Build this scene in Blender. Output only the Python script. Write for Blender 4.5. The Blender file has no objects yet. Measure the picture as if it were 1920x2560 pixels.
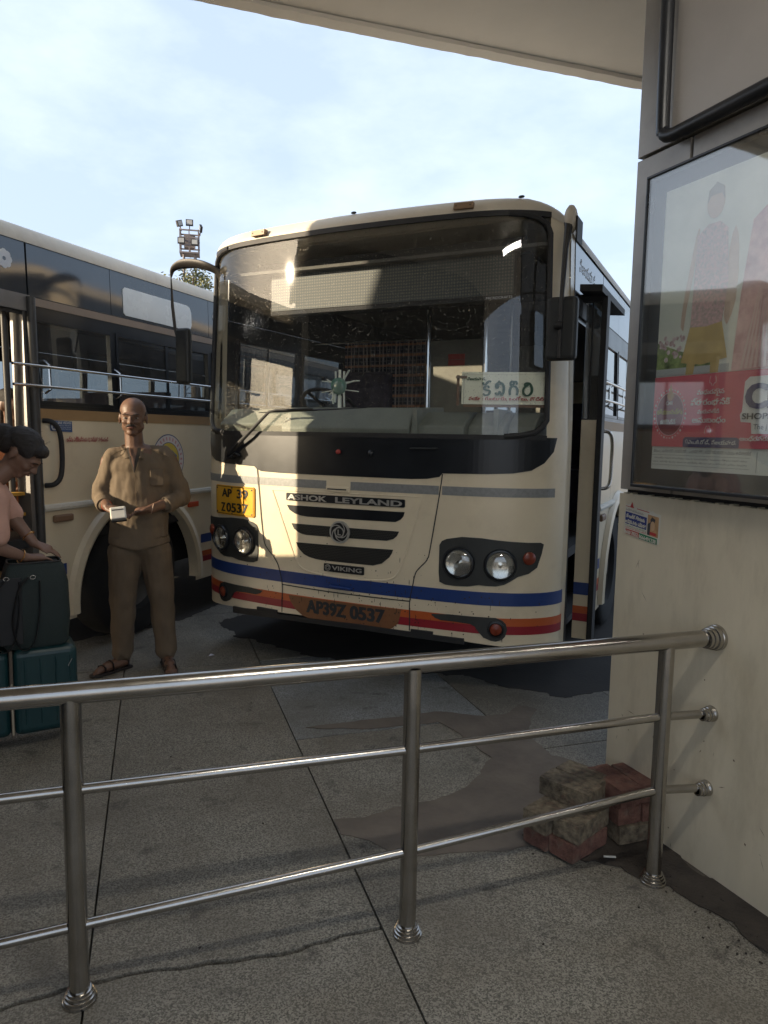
import bpy, bmesh, math, random
from mathutils import Vector, Matrix
from mathutils import noise as mnoise
random.seed(7)
sc = bpy.context.scene
COL = sc.collection
PI = math.pi
R = math.radians

# ---------------------------------------------------------------- camera, sky, sun, exposure
cam_d = bpy.data.cameras.new('camera')
cam_d.sensor_fit = 'VERTICAL'; cam_d.sensor_height = 36.0
cam_d.lens = 1773.95 / 2560 * 36.0
cam_d.clip_start = 0.05; cam_d.clip_end = 2000
cam = bpy.data.objects.new('camera', cam_d); COL.objects.link(cam)
cam.location = (0, 0, 1.6)
_p, _r = R(6.1858), R(0.98767)
_F = Vector((0, math.cos(_p), -math.sin(_p))); _U0 = Vector((0, math.sin(_p), math.cos(_p))); _R0 = Vector((1, 0, 0))
_R = _R0 * math.cos(_r) + _U0 * math.sin(_r); _U = -_R0 * math.sin(_r) + _U0 * math.cos(_r)
cam.rotation_euler = Matrix((_R, _U, -_F)).transposed().to_euler()
sc.camera = cam

SUN_AZ, SUN_EL = -112.0, 15.0
world = bpy.data.worlds.new('World'); sc.world = world; world.use_nodes = True
wn = world.node_tree; N = wn.nodes; Lk = wn.links
bg = N['Background']; bg.inputs['Strength'].default_value = 0.048
sky = N.new('ShaderNodeTexSky'); sky.sky_type = 'NISHITA'; sky.sun_disc = False
sky.sun_elevation = R(SUN_EL); sky.sun_rotation = R(SUN_AZ)
sky.air_density = 1.0; sky.dust_density = 4.5; sky.ozone_density = 1.6; sky.altitude = 20
tc = N.new('ShaderNodeTexCoord')
mp = N.new('ShaderNodeMapping'); mp.inputs['Scale'].default_value = (1.0, 1.0, 2.2)
cn = N.new('ShaderNodeTexNoise'); cn.inputs['Scale'].default_value = 2.6; cn.inputs['Detail'].default_value = 7; cn.inputs['Roughness'].default_value = .58
cr_ = N.new('ShaderNodeValToRGB'); cr_.color_ramp.elements[0].position = .45; cr_.color_ramp.elements[1].position = .80
cr_.color_ramp.elements[0].color = (0, 0, 0, 1); cr_.color_ramp.elements[1].color = (.42, .42, .42, 1)
cm = N.new('ShaderNodeMixRGB'); cm.blend_type = 'MIX'; cm.inputs['Color2'].default_value = (6.3, 6.7, 7.2, 1)
hz = N.new('ShaderNodeMixRGB'); hz.inputs['Fac'].default_value = .6; hz.inputs['Color2'].default_value = (3.9, 4.65, 5.9, 1)
Lk.new(tc.outputs['Generated'], mp.inputs['Vector']); Lk.new(mp.outputs[0], cn.inputs['Vector'])
Lk.new(cn.outputs['Fac'], cr_.inputs['Fac']); Lk.new(cr_.outputs[0], cm.inputs['Fac'])
Lk.new(sky.outputs[0], hz.inputs['Color1']); Lk.new(hz.outputs[0], cm.inputs['Color1']); Lk.new(cm.outputs[0], bg.inputs['Color'])

sun_d = bpy.data.lights.new('sun', 'SUN'); sun_d.energy = 2.0; sun_d.angle = R(0.6); sun_d.color = (1.0, .80, .56)
sun = bpy.data.objects.new('sun', sun_d); COL.objects.link(sun)
_sd = Vector((math.sin(R(SUN_AZ)) * math.cos(R(SUN_EL)), math.cos(R(SUN_AZ)) * math.cos(R(SUN_EL)), math.sin(R(SUN_EL))))
sun.rotation_euler = _sd.to_track_quat('Z', 'Y').to_euler(); sun.location = (-20, -5, 12)

vs = sc.view_settings
vs.view_transform = 'Standard'; vs.look = 'None'; vs.exposure = 2.4; vs.gamma = 1.0; vs.use_curve_mapping = False
sc.render.engine = 'CYCLES'
sc.cycles.transparent_max_bounces = 24; sc.cycles.max_bounces = 8; sc.cycles.diffuse_bounces = 4
sc.cycles.glossy_bounces = 5; sc.cycles.sample_clamp_indirect = 6
sc.cycles.use_denoising = True

# ---------------------------------------------------------------- helpers
def setp(b, **k):
    for n, v in k.items():
        n = n.replace('_', ' ')
        if n in b.inputs: b.inputs[n].default_value = v
MATS = {}
def M(name, col, rough=.5, metal=0., var=.12, scale=6., bump=0., bscale=60., coat=0., col2=None, stretch=None, dirt=0., dcol=(.10, .08, .06), spec=.5, space='Object', emit=None):
    """procedural material: base colour broken up by noise, optional dirt stains and fine relief"""
    if name in MATS: return MATS[name]
    m = bpy.data.materials.new(name); m.use_nodes = True; MATS[name] = m
    nt = m.node_tree; n = nt.nodes; l = nt.links; b = n['Principled BSDF']
    c1 = tuple(c * (1 - var) for c in col) + (1,); c2 = tuple(min(1, c * (1 + var * .7)) for c in (col2 or col)) + (1,)
    t = n.new('ShaderNodeTexCoord'); mpn = n.new('ShaderNodeMapping')
    if space == 'World':
        g = n.new('ShaderNodeNewGeometry'); l.new(g.outputs['Position'], mpn.inputs['Vector'])
    else: l.new(t.outputs['Object'], mpn.inputs['Vector'])
    if stretch: mpn.inputs['Scale'].default_value = stretch
    nz = n.new('ShaderNodeTexNoise'); nz.inputs['Scale'].default_value = scale; nz.inputs['Detail'].default_value = 6; nz.inputs['Roughness'].default_value = .6
    l.new(mpn.outputs[0], nz.inputs['Vector'])
    mx = n.new('ShaderNodeMixRGB'); mx.inputs['Color1'].default_value = c1; mx.inputs['Color2'].default_value = c2
    rp = n.new('ShaderNodeMapRange'); rp.inputs['From Min'].default_value = .3; rp.inputs['From Max'].default_value = .7
    l.new(nz.outputs['Fac'], rp.inputs['Value']); l.new(rp.outputs[0], mx.inputs['Fac'])
    out = mx.outputs[0]
    if dirt > 0:
        nd = n.new('ShaderNodeTexNoise'); nd.inputs['Scale'].default_value = scale * .6; nd.inputs['Detail'].default_value = 9; nd.inputs['Roughness'].default_value = .7
        nd.noise_dimensions = '4D'; nd.inputs['W'].default_value = 3.3
        l.new(mpn.outputs[0], nd.inputs['Vector'])
        rd = n.new('ShaderNodeMapRange'); rd.inputs['From Min'].default_value = .52; rd.inputs['From Max'].default_value = .75; rd.inputs['To Max'].default_value = dirt
        l.new(nd.outputs['Fac'], rd.inputs['Value'])
        md = n.new('ShaderNodeMixRGB'); md.inputs['Color2'].default_value = tuple(dcol) + (1,)
        l.new(rd.outputs[0], md.inputs['Fac']); l.new(out, md.inputs['Color1']); out = md.outputs[0]
    l.new(out, b.inputs['Base Color'])
    rr = n.new('ShaderNodeMapRange'); rr.inputs['To Min'].default_value = max(.02, rough - .08); rr.inputs['To Max'].default_value = min(1, rough + .12)
    l.new(nz.outputs['Fac'], rr.inputs['Value']); l.new(rr.outputs[0], b.inputs['Roughness'])
    setp(b, Metallic=metal, Coat_Weight=coat, Coat_Roughness=.15, Specular_IOR_Level=spec)
    if emit: b.inputs['Emission Color'].default_value = tuple(emit[:3]) + (1,); b.inputs['Emission Strength'].default_value = emit[3]
    if bump > 0:
        nb = n.new('ShaderNodeTexNoise'); nb.inputs['Scale'].default_value = bscale; nb.inputs['Detail'].default_value = 4
        l.new(mpn.outputs[0], nb.inputs['Vector'])
        bp = n.new('ShaderNodeBump'); bp.inputs['Strength'].default_value = bump; bp.inputs['Distance'].default_value = .01
        l.new(nb.outputs['Fac'], bp.inputs['Height']); l.new(bp.outputs[0], b.inputs['Normal'])
    return m

def glass_mat(name, tint=(.8, .85, .85), rough=.02, dust=.05, speck=0., dcol=(.62, .58, .5), base_refl=.05, sscale=130.):
    if name in MATS: return MATS[name]
    m = bpy.data.materials.new(name); m.use_nodes = True; MATS[name] = m
    nt = m.node_tree; n = nt.nodes; l = nt.links
    for x in list(n): n.remove(x)
    o = n.new('ShaderNodeOutputMaterial'); tr = n.new('ShaderNodeBsdfTransparent'); tr.inputs[0].default_value = tuple(tint) + (1,)
    gl = n.new('ShaderNodeBsdfGlossy'); gl.inputs['Roughness'].default_value = rough; gl.inputs['Color'].default_value = (1, 1, 1, 1)
    ge = n.new('ShaderNodeNewGeometry'); dt = n.new('ShaderNodeVectorMath'); dt.operation = 'DOT_PRODUCT'   # two sided Schlick reflectance
    l.new(ge.outputs['Normal'], dt.inputs[0]); l.new(ge.outputs['Incoming'], dt.inputs[1])
    def mm(op, a, b=None):
        k = n.new('ShaderNodeMath'); k.operation = op; k.use_clamp = op == 'SUBTRACT'
        for i, v in enumerate((a, b)):
            if v is None: continue
            if isinstance(v, (int, float)): k.inputs[i].default_value = v
            else: l.new(v, k.inputs[i])
        return k.outputs[0]
    p5 = mm('POWER', mm('SUBTRACT', 1.0, mm('ABSOLUTE', dt.outputs['Value'])), 5.0)
    ad = n.new('ShaderNodeMath'); ad.operation = 'ADD'; ad.inputs[1].default_value = .06 + base_refl; ad.use_clamp = True
    l.new(mm('MULTIPLY', p5, .94), ad.inputs[0])
    mx = n.new('ShaderNodeMixShader'); l.new(ad.outputs[0], mx.inputs[0]); l.new(tr.outputs[0], mx.inputs[1]); l.new(gl.outputs[0], mx.inputs[2])
    df = n.new('ShaderNodeBsdfDiffuse'); df.inputs['Color'].default_value = tuple(dcol) + (1,)
    g = n.new('ShaderNodeTexCoord')
    nz = n.new('ShaderNodeTexNoise'); nz.inputs['Scale'].default_value = 2.2; nz.inputs['Detail'].default_value = 7; nz.inputs['Roughness'].default_value = .65
    l.new(g.outputs['Object'], nz.inputs['Vector'])
    r1 = n.new('ShaderNodeMapRange'); r1.inputs['From Min'].default_value = .35; r1.inputs['From Max'].default_value = .75
    r1.inputs['To Min'].default_value = dust * .4; r1.inputs['To Max'].default_value = dust * 1.8
    l.new(nz.outputs['Fac'], r1.inputs['Value']); fac = r1.outputs[0]
    if speck > 0:
        vo = n.new('ShaderNodeTexVoronoi'); vo.inputs['Scale'].default_value = sscale; vo.inputs['Randomness'].default_value = 1
        l.new(g.outputs['Object'], vo.inputs['Vector'])
        r2 = n.new('ShaderNodeMapRange'); r2.inputs['From Min'].default_value = .34; r2.inputs['From Max'].default_value = .12; r2.inputs['To Max'].default_value = speck
        l.new(vo.outputs['Distance'], r2.inputs['Value'])
        n3 = n.new('ShaderNodeTexNoise'); n3.inputs['Scale'].default_value = sscale * .55
        l.new(g.outputs['Object'], n3.inputs['Vector'])
        r3 = n.new('ShaderNodeMapRange'); r3.inputs['From Min'].default_value = .5; r3.inputs['From Max'].default_value = .62
        l.new(n3.outputs['Fac'], r3.inputs['Value'])
        mu = n.new('ShaderNodeMath'); mu.operation = 'MULTIPLY'; l.new(r2.outputs[0], mu.inputs[0]); l.new(r3.outputs[0], mu.inputs[1])
        a2 = n.new('ShaderNodeMath'); a2.operation = 'ADD'; a2.use_clamp = True; l.new(mu.outputs[0], a2.inputs[0]); l.new(fac, a2.inputs[1]); fac = a2.outputs[0]
    m2 = n.new('ShaderNodeMixShader'); l.new(fac, m2.inputs[0]); l.new(mx.outputs[0], m2.inputs[1]); l.new(df.outputs[0], m2.inputs[2])
    l.new(m2.outputs[0], o.inputs['Surface'])
    return m

def dot_mat(name, ca, cb, nx, nz, rad=.32, rough=.5, stagger=False, metal=0., axes=('X', 'Z')):
    """regular round dots in object space (LED boards, perforated sheet); nx, nz = dots per metre"""
    if name in MATS: return MATS[name]
    m = bpy.data.materials.new(name); m.use_nodes = True; MATS[name] = m
    nt = m.node_tree; n = nt.nodes; l = nt.links; b = n['Principled BSDF']
    t = n.new('ShaderNodeTexCoord'); s = n.new('ShaderNodeSeparateXYZ'); l.new(t.outputs['Object'], s.inputs[0])
    def mt(op, a, bb=None, c=None):
        k = n.new('ShaderNodeMath'); k.operation = op
        for i, v in enumerate((a, bb, c)):
            if v is None: continue
            if isinstance(v, (int, float)): k.inputs[i].default_value = v
            else: l.new(v, k.inputs[i])
        return k.outputs[0]
    zz = mt('MULTIPLY', s.outputs[axes[1]], nz); xx = mt('MULTIPLY', s.outputs[axes[0]], nx)
    if stagger: xx = mt('ADD', xx, mt('MULTIPLY', mt('FLOOR', mt('MODULO', mt('ADD', zz, 1000), 2)), .5))
    fx = mt('SUBTRACT', mt('FRACT', mt('ADD', xx, 1000)), .5); fz = mt('SUBTRACT', mt('FRACT', mt('ADD', zz, 1000)), .5)
    d = mt('SQRT', mt('ADD', mt('MULTIPLY', fx, fx), mt('MULTIPLY', fz, fz)))
    f = mt('LESS_THAN', d, rad)
    mx = n.new('ShaderNodeMixRGB'); mx.inputs['Color1'].default_value = tuple(ca) + (1,); mx.inputs['Color2'].default_value = tuple(cb) + (1,)
    l.new(f, mx.inputs['Fac']); l.new(mx.outputs[0], b.inputs['Base Color']); setp(b, Roughness=rough, Metallic=metal)
    return m

class MB:
    def __init__(s): s.v = []; s.f = []
    def add(s, vs, fs):
        k = len(s.v); s.v += [tuple(p) for p in vs]; s.f += [tuple(i + k for i in f) for f in fs]; return s
    def box(s, x0, x1, y0, y1, z0, z1, mat=None):
        p = [(x, y, z) for x in (x0, x1) for y in (y0, y1) for z in (z0, z1)]
        if mat is not None: p = [mat @ Vector(q) for q in p]
        return s.add(p, [(0, 1, 3, 2), (4, 6, 7, 5), (0, 4, 5, 1), (2, 3, 7, 6), (0, 2, 6, 4), (1, 5, 7, 3)])
    def beam(s, a, b, w, h=None):
        a, b = Vector(a), Vector(b); d = b - a; h = h or w
        q = d.to_track_quat('Z', 'Y').to_matrix().to_4x4(); q.translation = a
        return s.box(-w / 2, w / 2, -h / 2, h / 2, 0, d.length, q)
    def tube(s, pts, r, seg=10, sy=1.0, caps=True, up=None):
        pts = [Vector(p) for p in pts]; n = len(pts); rs = r if isinstance(r, (list, tuple)) else [r] * n
        ring = []; prev = None
        for i, p in enumerate(pts):
            d = (pts[min(i + 1, n - 1)] - pts[max(i - 1, 0)]).normalized()
            if prev is None:
                a = Vector(up) if up else (Vector((0, 0, 1)) if abs(d.z) < .9 else Vector((1, 0, 0)))
                u = d.cross(a).normalized()
            else: u = (prev - d * prev.dot(d)).normalized()
            prev = u; w = d.cross(u)
            ring.append([p + u * math.cos(t) * rs[i] + w * math.sin(t) * rs[i] * sy for t in [2 * PI * k / seg for k in range(seg)]])
        vs = [q for r_ in ring for q in r_]; fs = []
        for i in range(n - 1):
            for k in range(seg):
                a = i * seg + k; b = i * seg + (k + 1) % seg; fs.append((a, b, b + seg, a + seg))
        if caps: fs.append(tuple(range(seg))[::-1]); fs.append(tuple((n - 1) * seg + k for k in range(seg)))
        return s.add(vs, fs)
    def lathe(s, prof, seg=24, mat=None):
        """prof: (radius, height) along local z"""
        vs = []; fs = []
        for (r, z) in prof:
            for k in range(seg):
                t = 2 * PI * k / seg; p = Vector((max(r, 1e-4) * math.cos(t), max(r, 1e-4) * math.sin(t), z))
                vs.append(mat @ p if mat is not None else p)
        for i in range(len(prof) - 1):
            for k in range(seg):
                a = i * seg + k; b = i * seg + (k + 1) % seg; fs.append((a, b, b + seg, a + seg))
        return s.add(vs, fs)
    def poly(s, pts, d):
        """extrude closed polygon (3D points) by vector d"""
        d = Vector(d); n = len(pts); P = [Vector(p) for p in pts]
        fs = [tuple(range(n)), tuple(range(2 * n - 1, n - 1, -1))] + [(i, (i + 1) % n, n + (i + 1) % n, n + i) for i in range(n)]
        return s.add(P + [p + d for p in P], fs)
    def ell(s, c, r, seg=16, rot=None):
        vs = []; fs = []; m = seg // 2
        for i in range(m + 1):
            a = PI * i / m
            for k in range(seg):
                t = 2 * PI * k / seg
                p = Vector((r[0] * math.sin(a) * math.cos(t), r[1] * math.sin(a) * math.sin(t), r[2] * math.cos(a)))
                if rot: p = rot @ p
                vs.append(Vector(c) + p)
        for i in range(m):
            for k in range(seg):
                a = i * seg + k; b = i * seg + (k + 1) % seg; fs.append((a, a + seg, b + seg, b))
        return s.add(vs, fs)

def mesh_from(mb, name, smooth=False, tri=False):
    me = bpy.data.meshes.new(name); me.from_pydata(mb.v, [], mb.f)
    bm = bmesh.new(); bm.from_mesh(me)
    bmesh.ops.remove_doubles(bm, verts=bm.verts, dist=1e-5)
    bmesh.ops.recalc_face_normals(bm, faces=bm.faces)
    bm.to_mesh(me); bm.free()
    if smooth:
        me.polygons.foreach_set('use_smooth', [True] * len(me.polygons))
    return me
def sharp(me, ang=40):
    me.set_sharp_from_angle(angle=R(ang))
def obj(name, mb, mat, parent=None, smooth=False, bevel=0, label=None, kind=None, loc=None, rot=None, seg=2):
    me = mb if isinstance(mb, bpy.types.Mesh) else mesh_from(mb, name, smooth)
    if smooth: sharp(me, 42)
    if mat is not None and not me.materials: me.materials.append(mat)
    o = bpy.data.objects.new(name, me); COL.objects.link(o)
    if parent: o.parent = parent
    if loc: o.location = loc
    if rot: o.rotation_euler = rot
    if bevel:
        bv = o.modifiers.new('bevel', 'BEVEL'); bv.width = bevel; bv.segments = seg; bv.limit_method = 'ANGLE'; bv.angle_limit = R(35)
    if label: o['label'] = label
    if kind: o['kind'] = kind
    return o
def tag(o, label, cat, group=None):
    o['label'] = label; o['category'] = cat
    if group: o['group'] = group
    return o
def thing(name, label, cat, loc=(0, 0, 0), rz=0., group=None):
    o = bpy.data.objects.new(name, None); COL.objects.link(o); o.location = loc; o.rotation_euler = (0, 0, rz)
    o.empty_display_size = .2
    return tag(o, label, cat, group)
def smoothcurve(pts, n=6):
    P = [Vector(p) for p in pts]; out = []
    for i in range(len(P) - 1):
        p0 = P[max(i - 1, 0)]; p1 = P[i]; p2 = P[i + 1]; p3 = P[min(i + 2, len(P) - 1)]
        for k in range(n):
            t = k / n
            out.append(.5 * ((2 * p1) + (p2 - p0) * t + (2 * p0 - 5 * p1 + 4 * p2 - p3) * t * t + (3 * p1 - p0 - 3 * p2 + p3) * t ** 3))
    out.append(P[-1]); return out

# flat lettering as real thin geometry: returns (verts2d, faces) with the text's left baseline at 0,0 and height given
_tc = {}
_ws = bpy.data.scenes.new('work')
def evald(o):
    _ws.collection.objects.link(o); vl = _ws.view_layers[0]; vl.update(); dg = vl.depsgraph
    me = bpy.data.meshes.new_from_object(o.evaluated_get(dg)); _ws.collection.objects.unlink(o); return me
def text2d(s, size=1.0, bold=0.0, align='LEFT'):
    key = (s, bold)
    if key not in _tc:
        c = bpy.data.curves.new('lettering', 'FONT'); c.body = s; c.size = 1.0; c.offset = bold; c.resolution_u = 3
        o = bpy.data.objects.new('lettering', c)
        me = evald(o)
        vs = [(v.co.x, v.co.y) for v in me.vertices]; fs = [tuple(p.vertices) for p in me.polygons]
        bpy.data.objects.remove(o); bpy.data.curves.remove(c); bpy.data.meshes.remove(me)
        _tc[key] = (vs, fs)
    return _tc[key]
def text_on(name, s, fn, mat, parent, x0, z0, w=None, h=None, bold=0., depth=0.0, label=None, double=0.):
    """lettering laid on a surface: fn(x, z, off) -> 3D point; the box starting at x0, z0 is w wide (cap height h)"""
    vs, fs = text2d(s, 1, bold)
    if not vs: return None
    xa = min(v[0] for v in vs); xb = max(v[0] for v in vs)
    cap = .70
    if h is None: h = w / (xb - xa) * cap
    sx = (w / (xb - xa)) if w else h / cap
    sz = h / cap
    mb = MB()
    shifts = [(0, .0)] + ([(double, .0004), (-double, .0008), (0, .0012)] if double else [])
    for dx, o_ in shifts:
        mb.add([fn(x0 + (v[0] - xa) * sx + dx, z0 + v[1] * sz, .0015 + o_ + depth) for v in vs], fs)
    me = bpy.data.meshes.new(name); me.from_pydata(mb.v, [], mb.f)
    o = obj(name, me, mat, parent, label=label)
    return o
def remesh(mb, name, voxel=.01, smooth_it=6, mat=None, parent=None, sub=False):
    """joins overlapping volumes into one continuous skin"""
    me = mesh_from(mb, name)
    o = bpy.data.objects.new(name, me)
    r = o.modifiers.new('r', 'REMESH'); r.mode = 'VOXEL'; r.voxel_size = voxel; r.use_smooth_shade = True
    s_ = o.modifiers.new('s', 'SMOOTH'); s_.iterations = smooth_it; s_.factor = .5
    m2 = evald(o); m2.name = name
    bpy.data.objects.remove(o); bpy.data.meshes.remove(me)
    m2.polygons.foreach_set('use_smooth', [True] * len(m2.polygons))
    if mat is None: return m2
    m2.materials.clear(); m2.materials.append(mat)
    o2 = bpy.data.objects.new(name, m2); COL.objects.link(o2)
    if parent: o2.parent = parent
    return o2
def capsule(mb, a, b, ra, rb, seg=12, flat=1.0):
    a, b = Vector(a), Vector(b); d = (b - a); L = max(d.length, 1e-4); q = d.to_track_quat('Z', 'Y').to_matrix().to_4x4(); q.translation = a
    prof = []
    for i in range(5): t = PI / 2 * i / 4; prof.append((ra * math.sin(t), -ra * math.cos(t)))
    for i in range(5): t = PI / 2 * i / 4; prof.append((rb * math.cos(t), L + rb * math.sin(t)))
    mb.lathe(prof, seg, q)
# ---------------------------------------------------------------- materials of the setting
def granite(name, lo, hi, stain=(.075, .065, .05), seed=0.):
    m = bpy.data.materials.new(name); m.use_nodes = True
    nt = m.node_tree; n = nt.nodes; l = nt.links; b = n['Principled BSDF']
    g = n.new('ShaderNodeNewGeometry'); mp_ = n.new('ShaderNodeMapping'); mp_.inputs['Location'].default_value = (seed, seed * 2, 0)
    l.new(g.outputs['Position'], mp_.inputs['Vector'])
    def nz(s, d=3, r=.6):
        k = n.new('ShaderNodeTexNoise'); k.inputs['Scale'].default_value = s; k.inputs['Detail'].default_value = d; k.inputs['Roughness'].default_value = r
        l.new(mp_.outputs[0], k.inputs['Vector']); return k.outputs['Fac']
    vo = n.new('ShaderNodeTexVoronoi'); vo.inputs['Scale'].default_value = 230; l.new(mp_.outputs[0], vo.inputs['Vector'])
    vs_ = n.new('ShaderNodeSeparateColor'); l.new(vo.outputs['Color'], vs_.inputs[0])
    v1 = n.new('ShaderNodeMapRange'); v1.inputs['To Min'].default_value = .34; v1.inputs['To Max'].default_value = .68; l.new(vs_.outputs[0], v1.inputs['Value'])
    av = n.new('ShaderNodeMath'); av.operation = 'MULTIPLY_ADD'; av.inputs[1].default_value = .6; l.new(v1.outputs[0], av.inputs[0])
    hv = n.new('ShaderNodeMath'); hv.operation = 'MULTIPLY'; hv.inputs[1].default_value = .4; l.new(nz(120, 3, .7), hv.inputs[0]); l.new(hv.outputs[0], av.inputs[2])
    sp = av.outputs[0]
    rp = n.new('ShaderNodeValToRGB'); e = rp.color_ramp.elements
    e[0].position = .36; e[0].color = tuple(c * .45 for c in lo) + (1,)
    e[1].position = .66; e[1].color = tuple(c * 1.25 for c in hi) + (1,)
    k = rp.color_ramp.elements.new(.47); k.color = tuple(lo) + (1,)
    k = rp.color_ramp.elements.new(.55); k.color = tuple(hi) + (1,)
    l.new(sp, rp.inputs['Fac'])
    big = n.new('ShaderNodeMapRange'); big.inputs['From Min'].default_value = .42; big.inputs['From Max'].default_value = .72; big.inputs['To Max'].default_value = .9
    l.new(nz(1.3, 9, .66), big.inputs['Value'])
    mx = n.new('ShaderNodeMixRGB'); mx.inputs['Color2'].default_value = tuple(stain) + (1,)
    l.new(big.outputs[0], mx.inputs['Fac']); l.new(rp.outputs[0], mx.inputs['Color1'])
    tint = n.new('ShaderNodeMixRGB'); tint.blend_type = 'MULTIPLY'; tint.inputs['Fac'].default_value = 1
    oi = n.new('ShaderNodeObjectInfo'); tr = n.new('ShaderNodeMapRange'); tr.inputs['To Min'].default_value = .82; tr.inputs['To Max'].default_value = 1.1
    l.new(oi.outputs['Random'], tr.inputs['Value']); l.new(mx.outputs[0], tint.inputs['Color1']); l.new(tr.outputs[0], tint.inputs['Color2'])
    dk = n.new('ShaderNodeMapRange'); dk.inputs['From Min'].default_value = .6; dk.inputs['From Max'].default_value = .7; dk.inputs['To Max'].default_value = .55
    l.new(nz(6, 4, .6), dk.inputs['Value'])
    m3 = n.new('ShaderNodeMixRGB'); m3.inputs['Color2'].default_value = (.035, .03, .026, 1); l.new(dk.outputs[0], m3.inputs['Fac']); l.new(tint.outputs[0], m3.inputs['Color1'])
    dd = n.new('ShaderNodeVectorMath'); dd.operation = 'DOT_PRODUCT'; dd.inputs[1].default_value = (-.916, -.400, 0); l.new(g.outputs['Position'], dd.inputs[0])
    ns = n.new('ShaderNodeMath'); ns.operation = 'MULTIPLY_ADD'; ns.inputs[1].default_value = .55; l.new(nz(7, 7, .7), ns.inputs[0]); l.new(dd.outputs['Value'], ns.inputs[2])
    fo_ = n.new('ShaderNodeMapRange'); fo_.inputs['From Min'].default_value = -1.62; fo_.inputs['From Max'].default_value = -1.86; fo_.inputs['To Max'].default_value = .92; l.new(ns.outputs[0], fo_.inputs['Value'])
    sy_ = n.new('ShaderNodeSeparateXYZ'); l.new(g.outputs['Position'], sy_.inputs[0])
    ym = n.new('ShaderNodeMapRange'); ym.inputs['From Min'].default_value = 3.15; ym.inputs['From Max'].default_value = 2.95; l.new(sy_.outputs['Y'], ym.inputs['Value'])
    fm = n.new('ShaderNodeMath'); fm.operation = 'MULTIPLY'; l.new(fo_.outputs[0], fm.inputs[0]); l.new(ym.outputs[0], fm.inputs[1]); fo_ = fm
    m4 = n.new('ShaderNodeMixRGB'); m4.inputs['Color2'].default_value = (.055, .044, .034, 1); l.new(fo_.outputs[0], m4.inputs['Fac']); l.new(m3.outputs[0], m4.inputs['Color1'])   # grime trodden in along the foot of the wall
    l.new(m4.outputs[0], b.inputs['Base Color'])
    rr = n.new('ShaderNodeMapRange'); rr.inputs['To Min'].default_value = .55; rr.inputs['To Max'].default_value = .85; l.new(nz(5, 4), rr.inputs['Value']); l.new(rr.outputs[0], b.inputs['Roughness'])
    bp = n.new('ShaderNodeBump'); bp.inputs['Strength'].default_value = .35; bp.inputs['Distance'].default_value = .004
    l.new(sp, bp.inputs['Height']); l.new(bp.outputs[0], b.inputs['Normal'])
    return m
m_gran = granite('granite', (.155, .145, .12), (.315, .295, .245), stain=(.13, .112, .085))
m_gran2 = granite('granite_blue', (.18, .185, .18), (.33, .345, .34), stain=(.15, .14, .115), seed=3.)
m_cement = M('cement', (.15, .125, .10), .8, var=.3, scale=3.5, bump=.25, bscale=40, dirt=.6, dcol=(.05, .04, .032), space='World')
m_dirt = M('dirt', (.045, .036, .028), .95, var=.45, scale=9, bump=.6, bscale=90, space='World', dirt=.5, dcol=(.10, .08, .06))
m_asph = M('asphalt', (.32, .29, .245), .9, var=.3, scale=.6, bump=.3, bscale=50, space='World', dirt=.4, dcol=(.03, .027, .024))
m_conc = M('concrete', (.80, .75, .66), .8, var=.07, scale=1.3, bump=.08, bscale=30, dirt=.22, dcol=(.33, .28, .22), space='World')
m_cream_wall = M('cream_wall', (.62, .555, .42), .42, var=.07, scale=2.2, stretch=(4, 4, 1.2), dirt=.55, dcol=(.33, .28, .19), bump=.05, bscale=18, spec=.4)
m_alu = M('grey_panel', (.36, .34, .315), .38, metal=.35, var=.10, scale=2.6, dirt=.6, dcol=(.12, .11, .10), bump=.04, bscale=25)
m_alu2 = M('pale_panel', (.44, .41, .38), .4, metal=.2, var=.08, scale=2.0, dirt=.3, dcol=(.25, .22, .2))
m_joint = M('joint', (.03, .03, .032), .8, var=.2)
m_black = M('black_frame', (.016, .019, .024), .28, var=.3, scale=5, dirt=.35, dcol=(.05, .05, .05))
m_steel = M('stainless_steel', (.43, .41, .38), .19, metal=1., var=.10, scale=9, stretch=(1, 1, 1), dirt=.35, dcol=(.20, .17, .14), bump=.02, bscale=60)

# ---------------------------------------------------------------- ground and paving
CU, SU = math.sin(R(72)), math.cos(R(72))
def uv(u, v, z=0.): return Vector((CU * u - SU * v, SU * u + CU * v, z))
g_ = MB(); g_.add([(-400, -400, -.05), (400, -400, -.05), (400, 600, -.05), (-400, 600, -.05)], [(0, 1, 2, 3)])
ground = obj('ground', g_, m_asph, kind='structure'); ground['label'] = 'grey paved bus yard floor under and around the buses'
paving = bpy.data.objects.new('paving', None); COL.objects.link(paving); paving['kind'] = 'structure'; paving['label'] = 'speckled granite slab paving of the bus stand'
bed = MB(); bed.poly([(-9, -4.5, -.0462), (8, -4.5, -.0462), (8, 15, -.0462), (-9, 15, -.0462)], (0, 0, -.003)); obj('joint_bed', bed, m_joint, kind='structure', label='dark bed seen in the joints between the slabs')
def slab(poly, mat, dz=0.):
    mb = MB(); mb.poly([uv(u, v, dz) for u, v in poly], (0, 0, -.045))
    me = mesh_from(mb, 'paving_slab')
    o = obj('paving_slab', me, mat, paving); return o
CRK = [(-1.10, 2.10), (-.86, 2.075), (-.62, 2.05), (-.433, 2.033), (-.39, 2.046), (-.30, 2.052), (-.265, 2.063), (-.213, 2.066), (-.171, 2.064), (-.10, 2.071), (-.022, 2.068), (.06, 2.05), (.13, 2.052), (.20, 2.036), (.272, 2.035), (.34, 2.022), (.405, 2.024), (.45, 2.04), (.50, 2.039), (.55, 2.05), (.61, 2.047), (.687, 2.048)]
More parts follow.
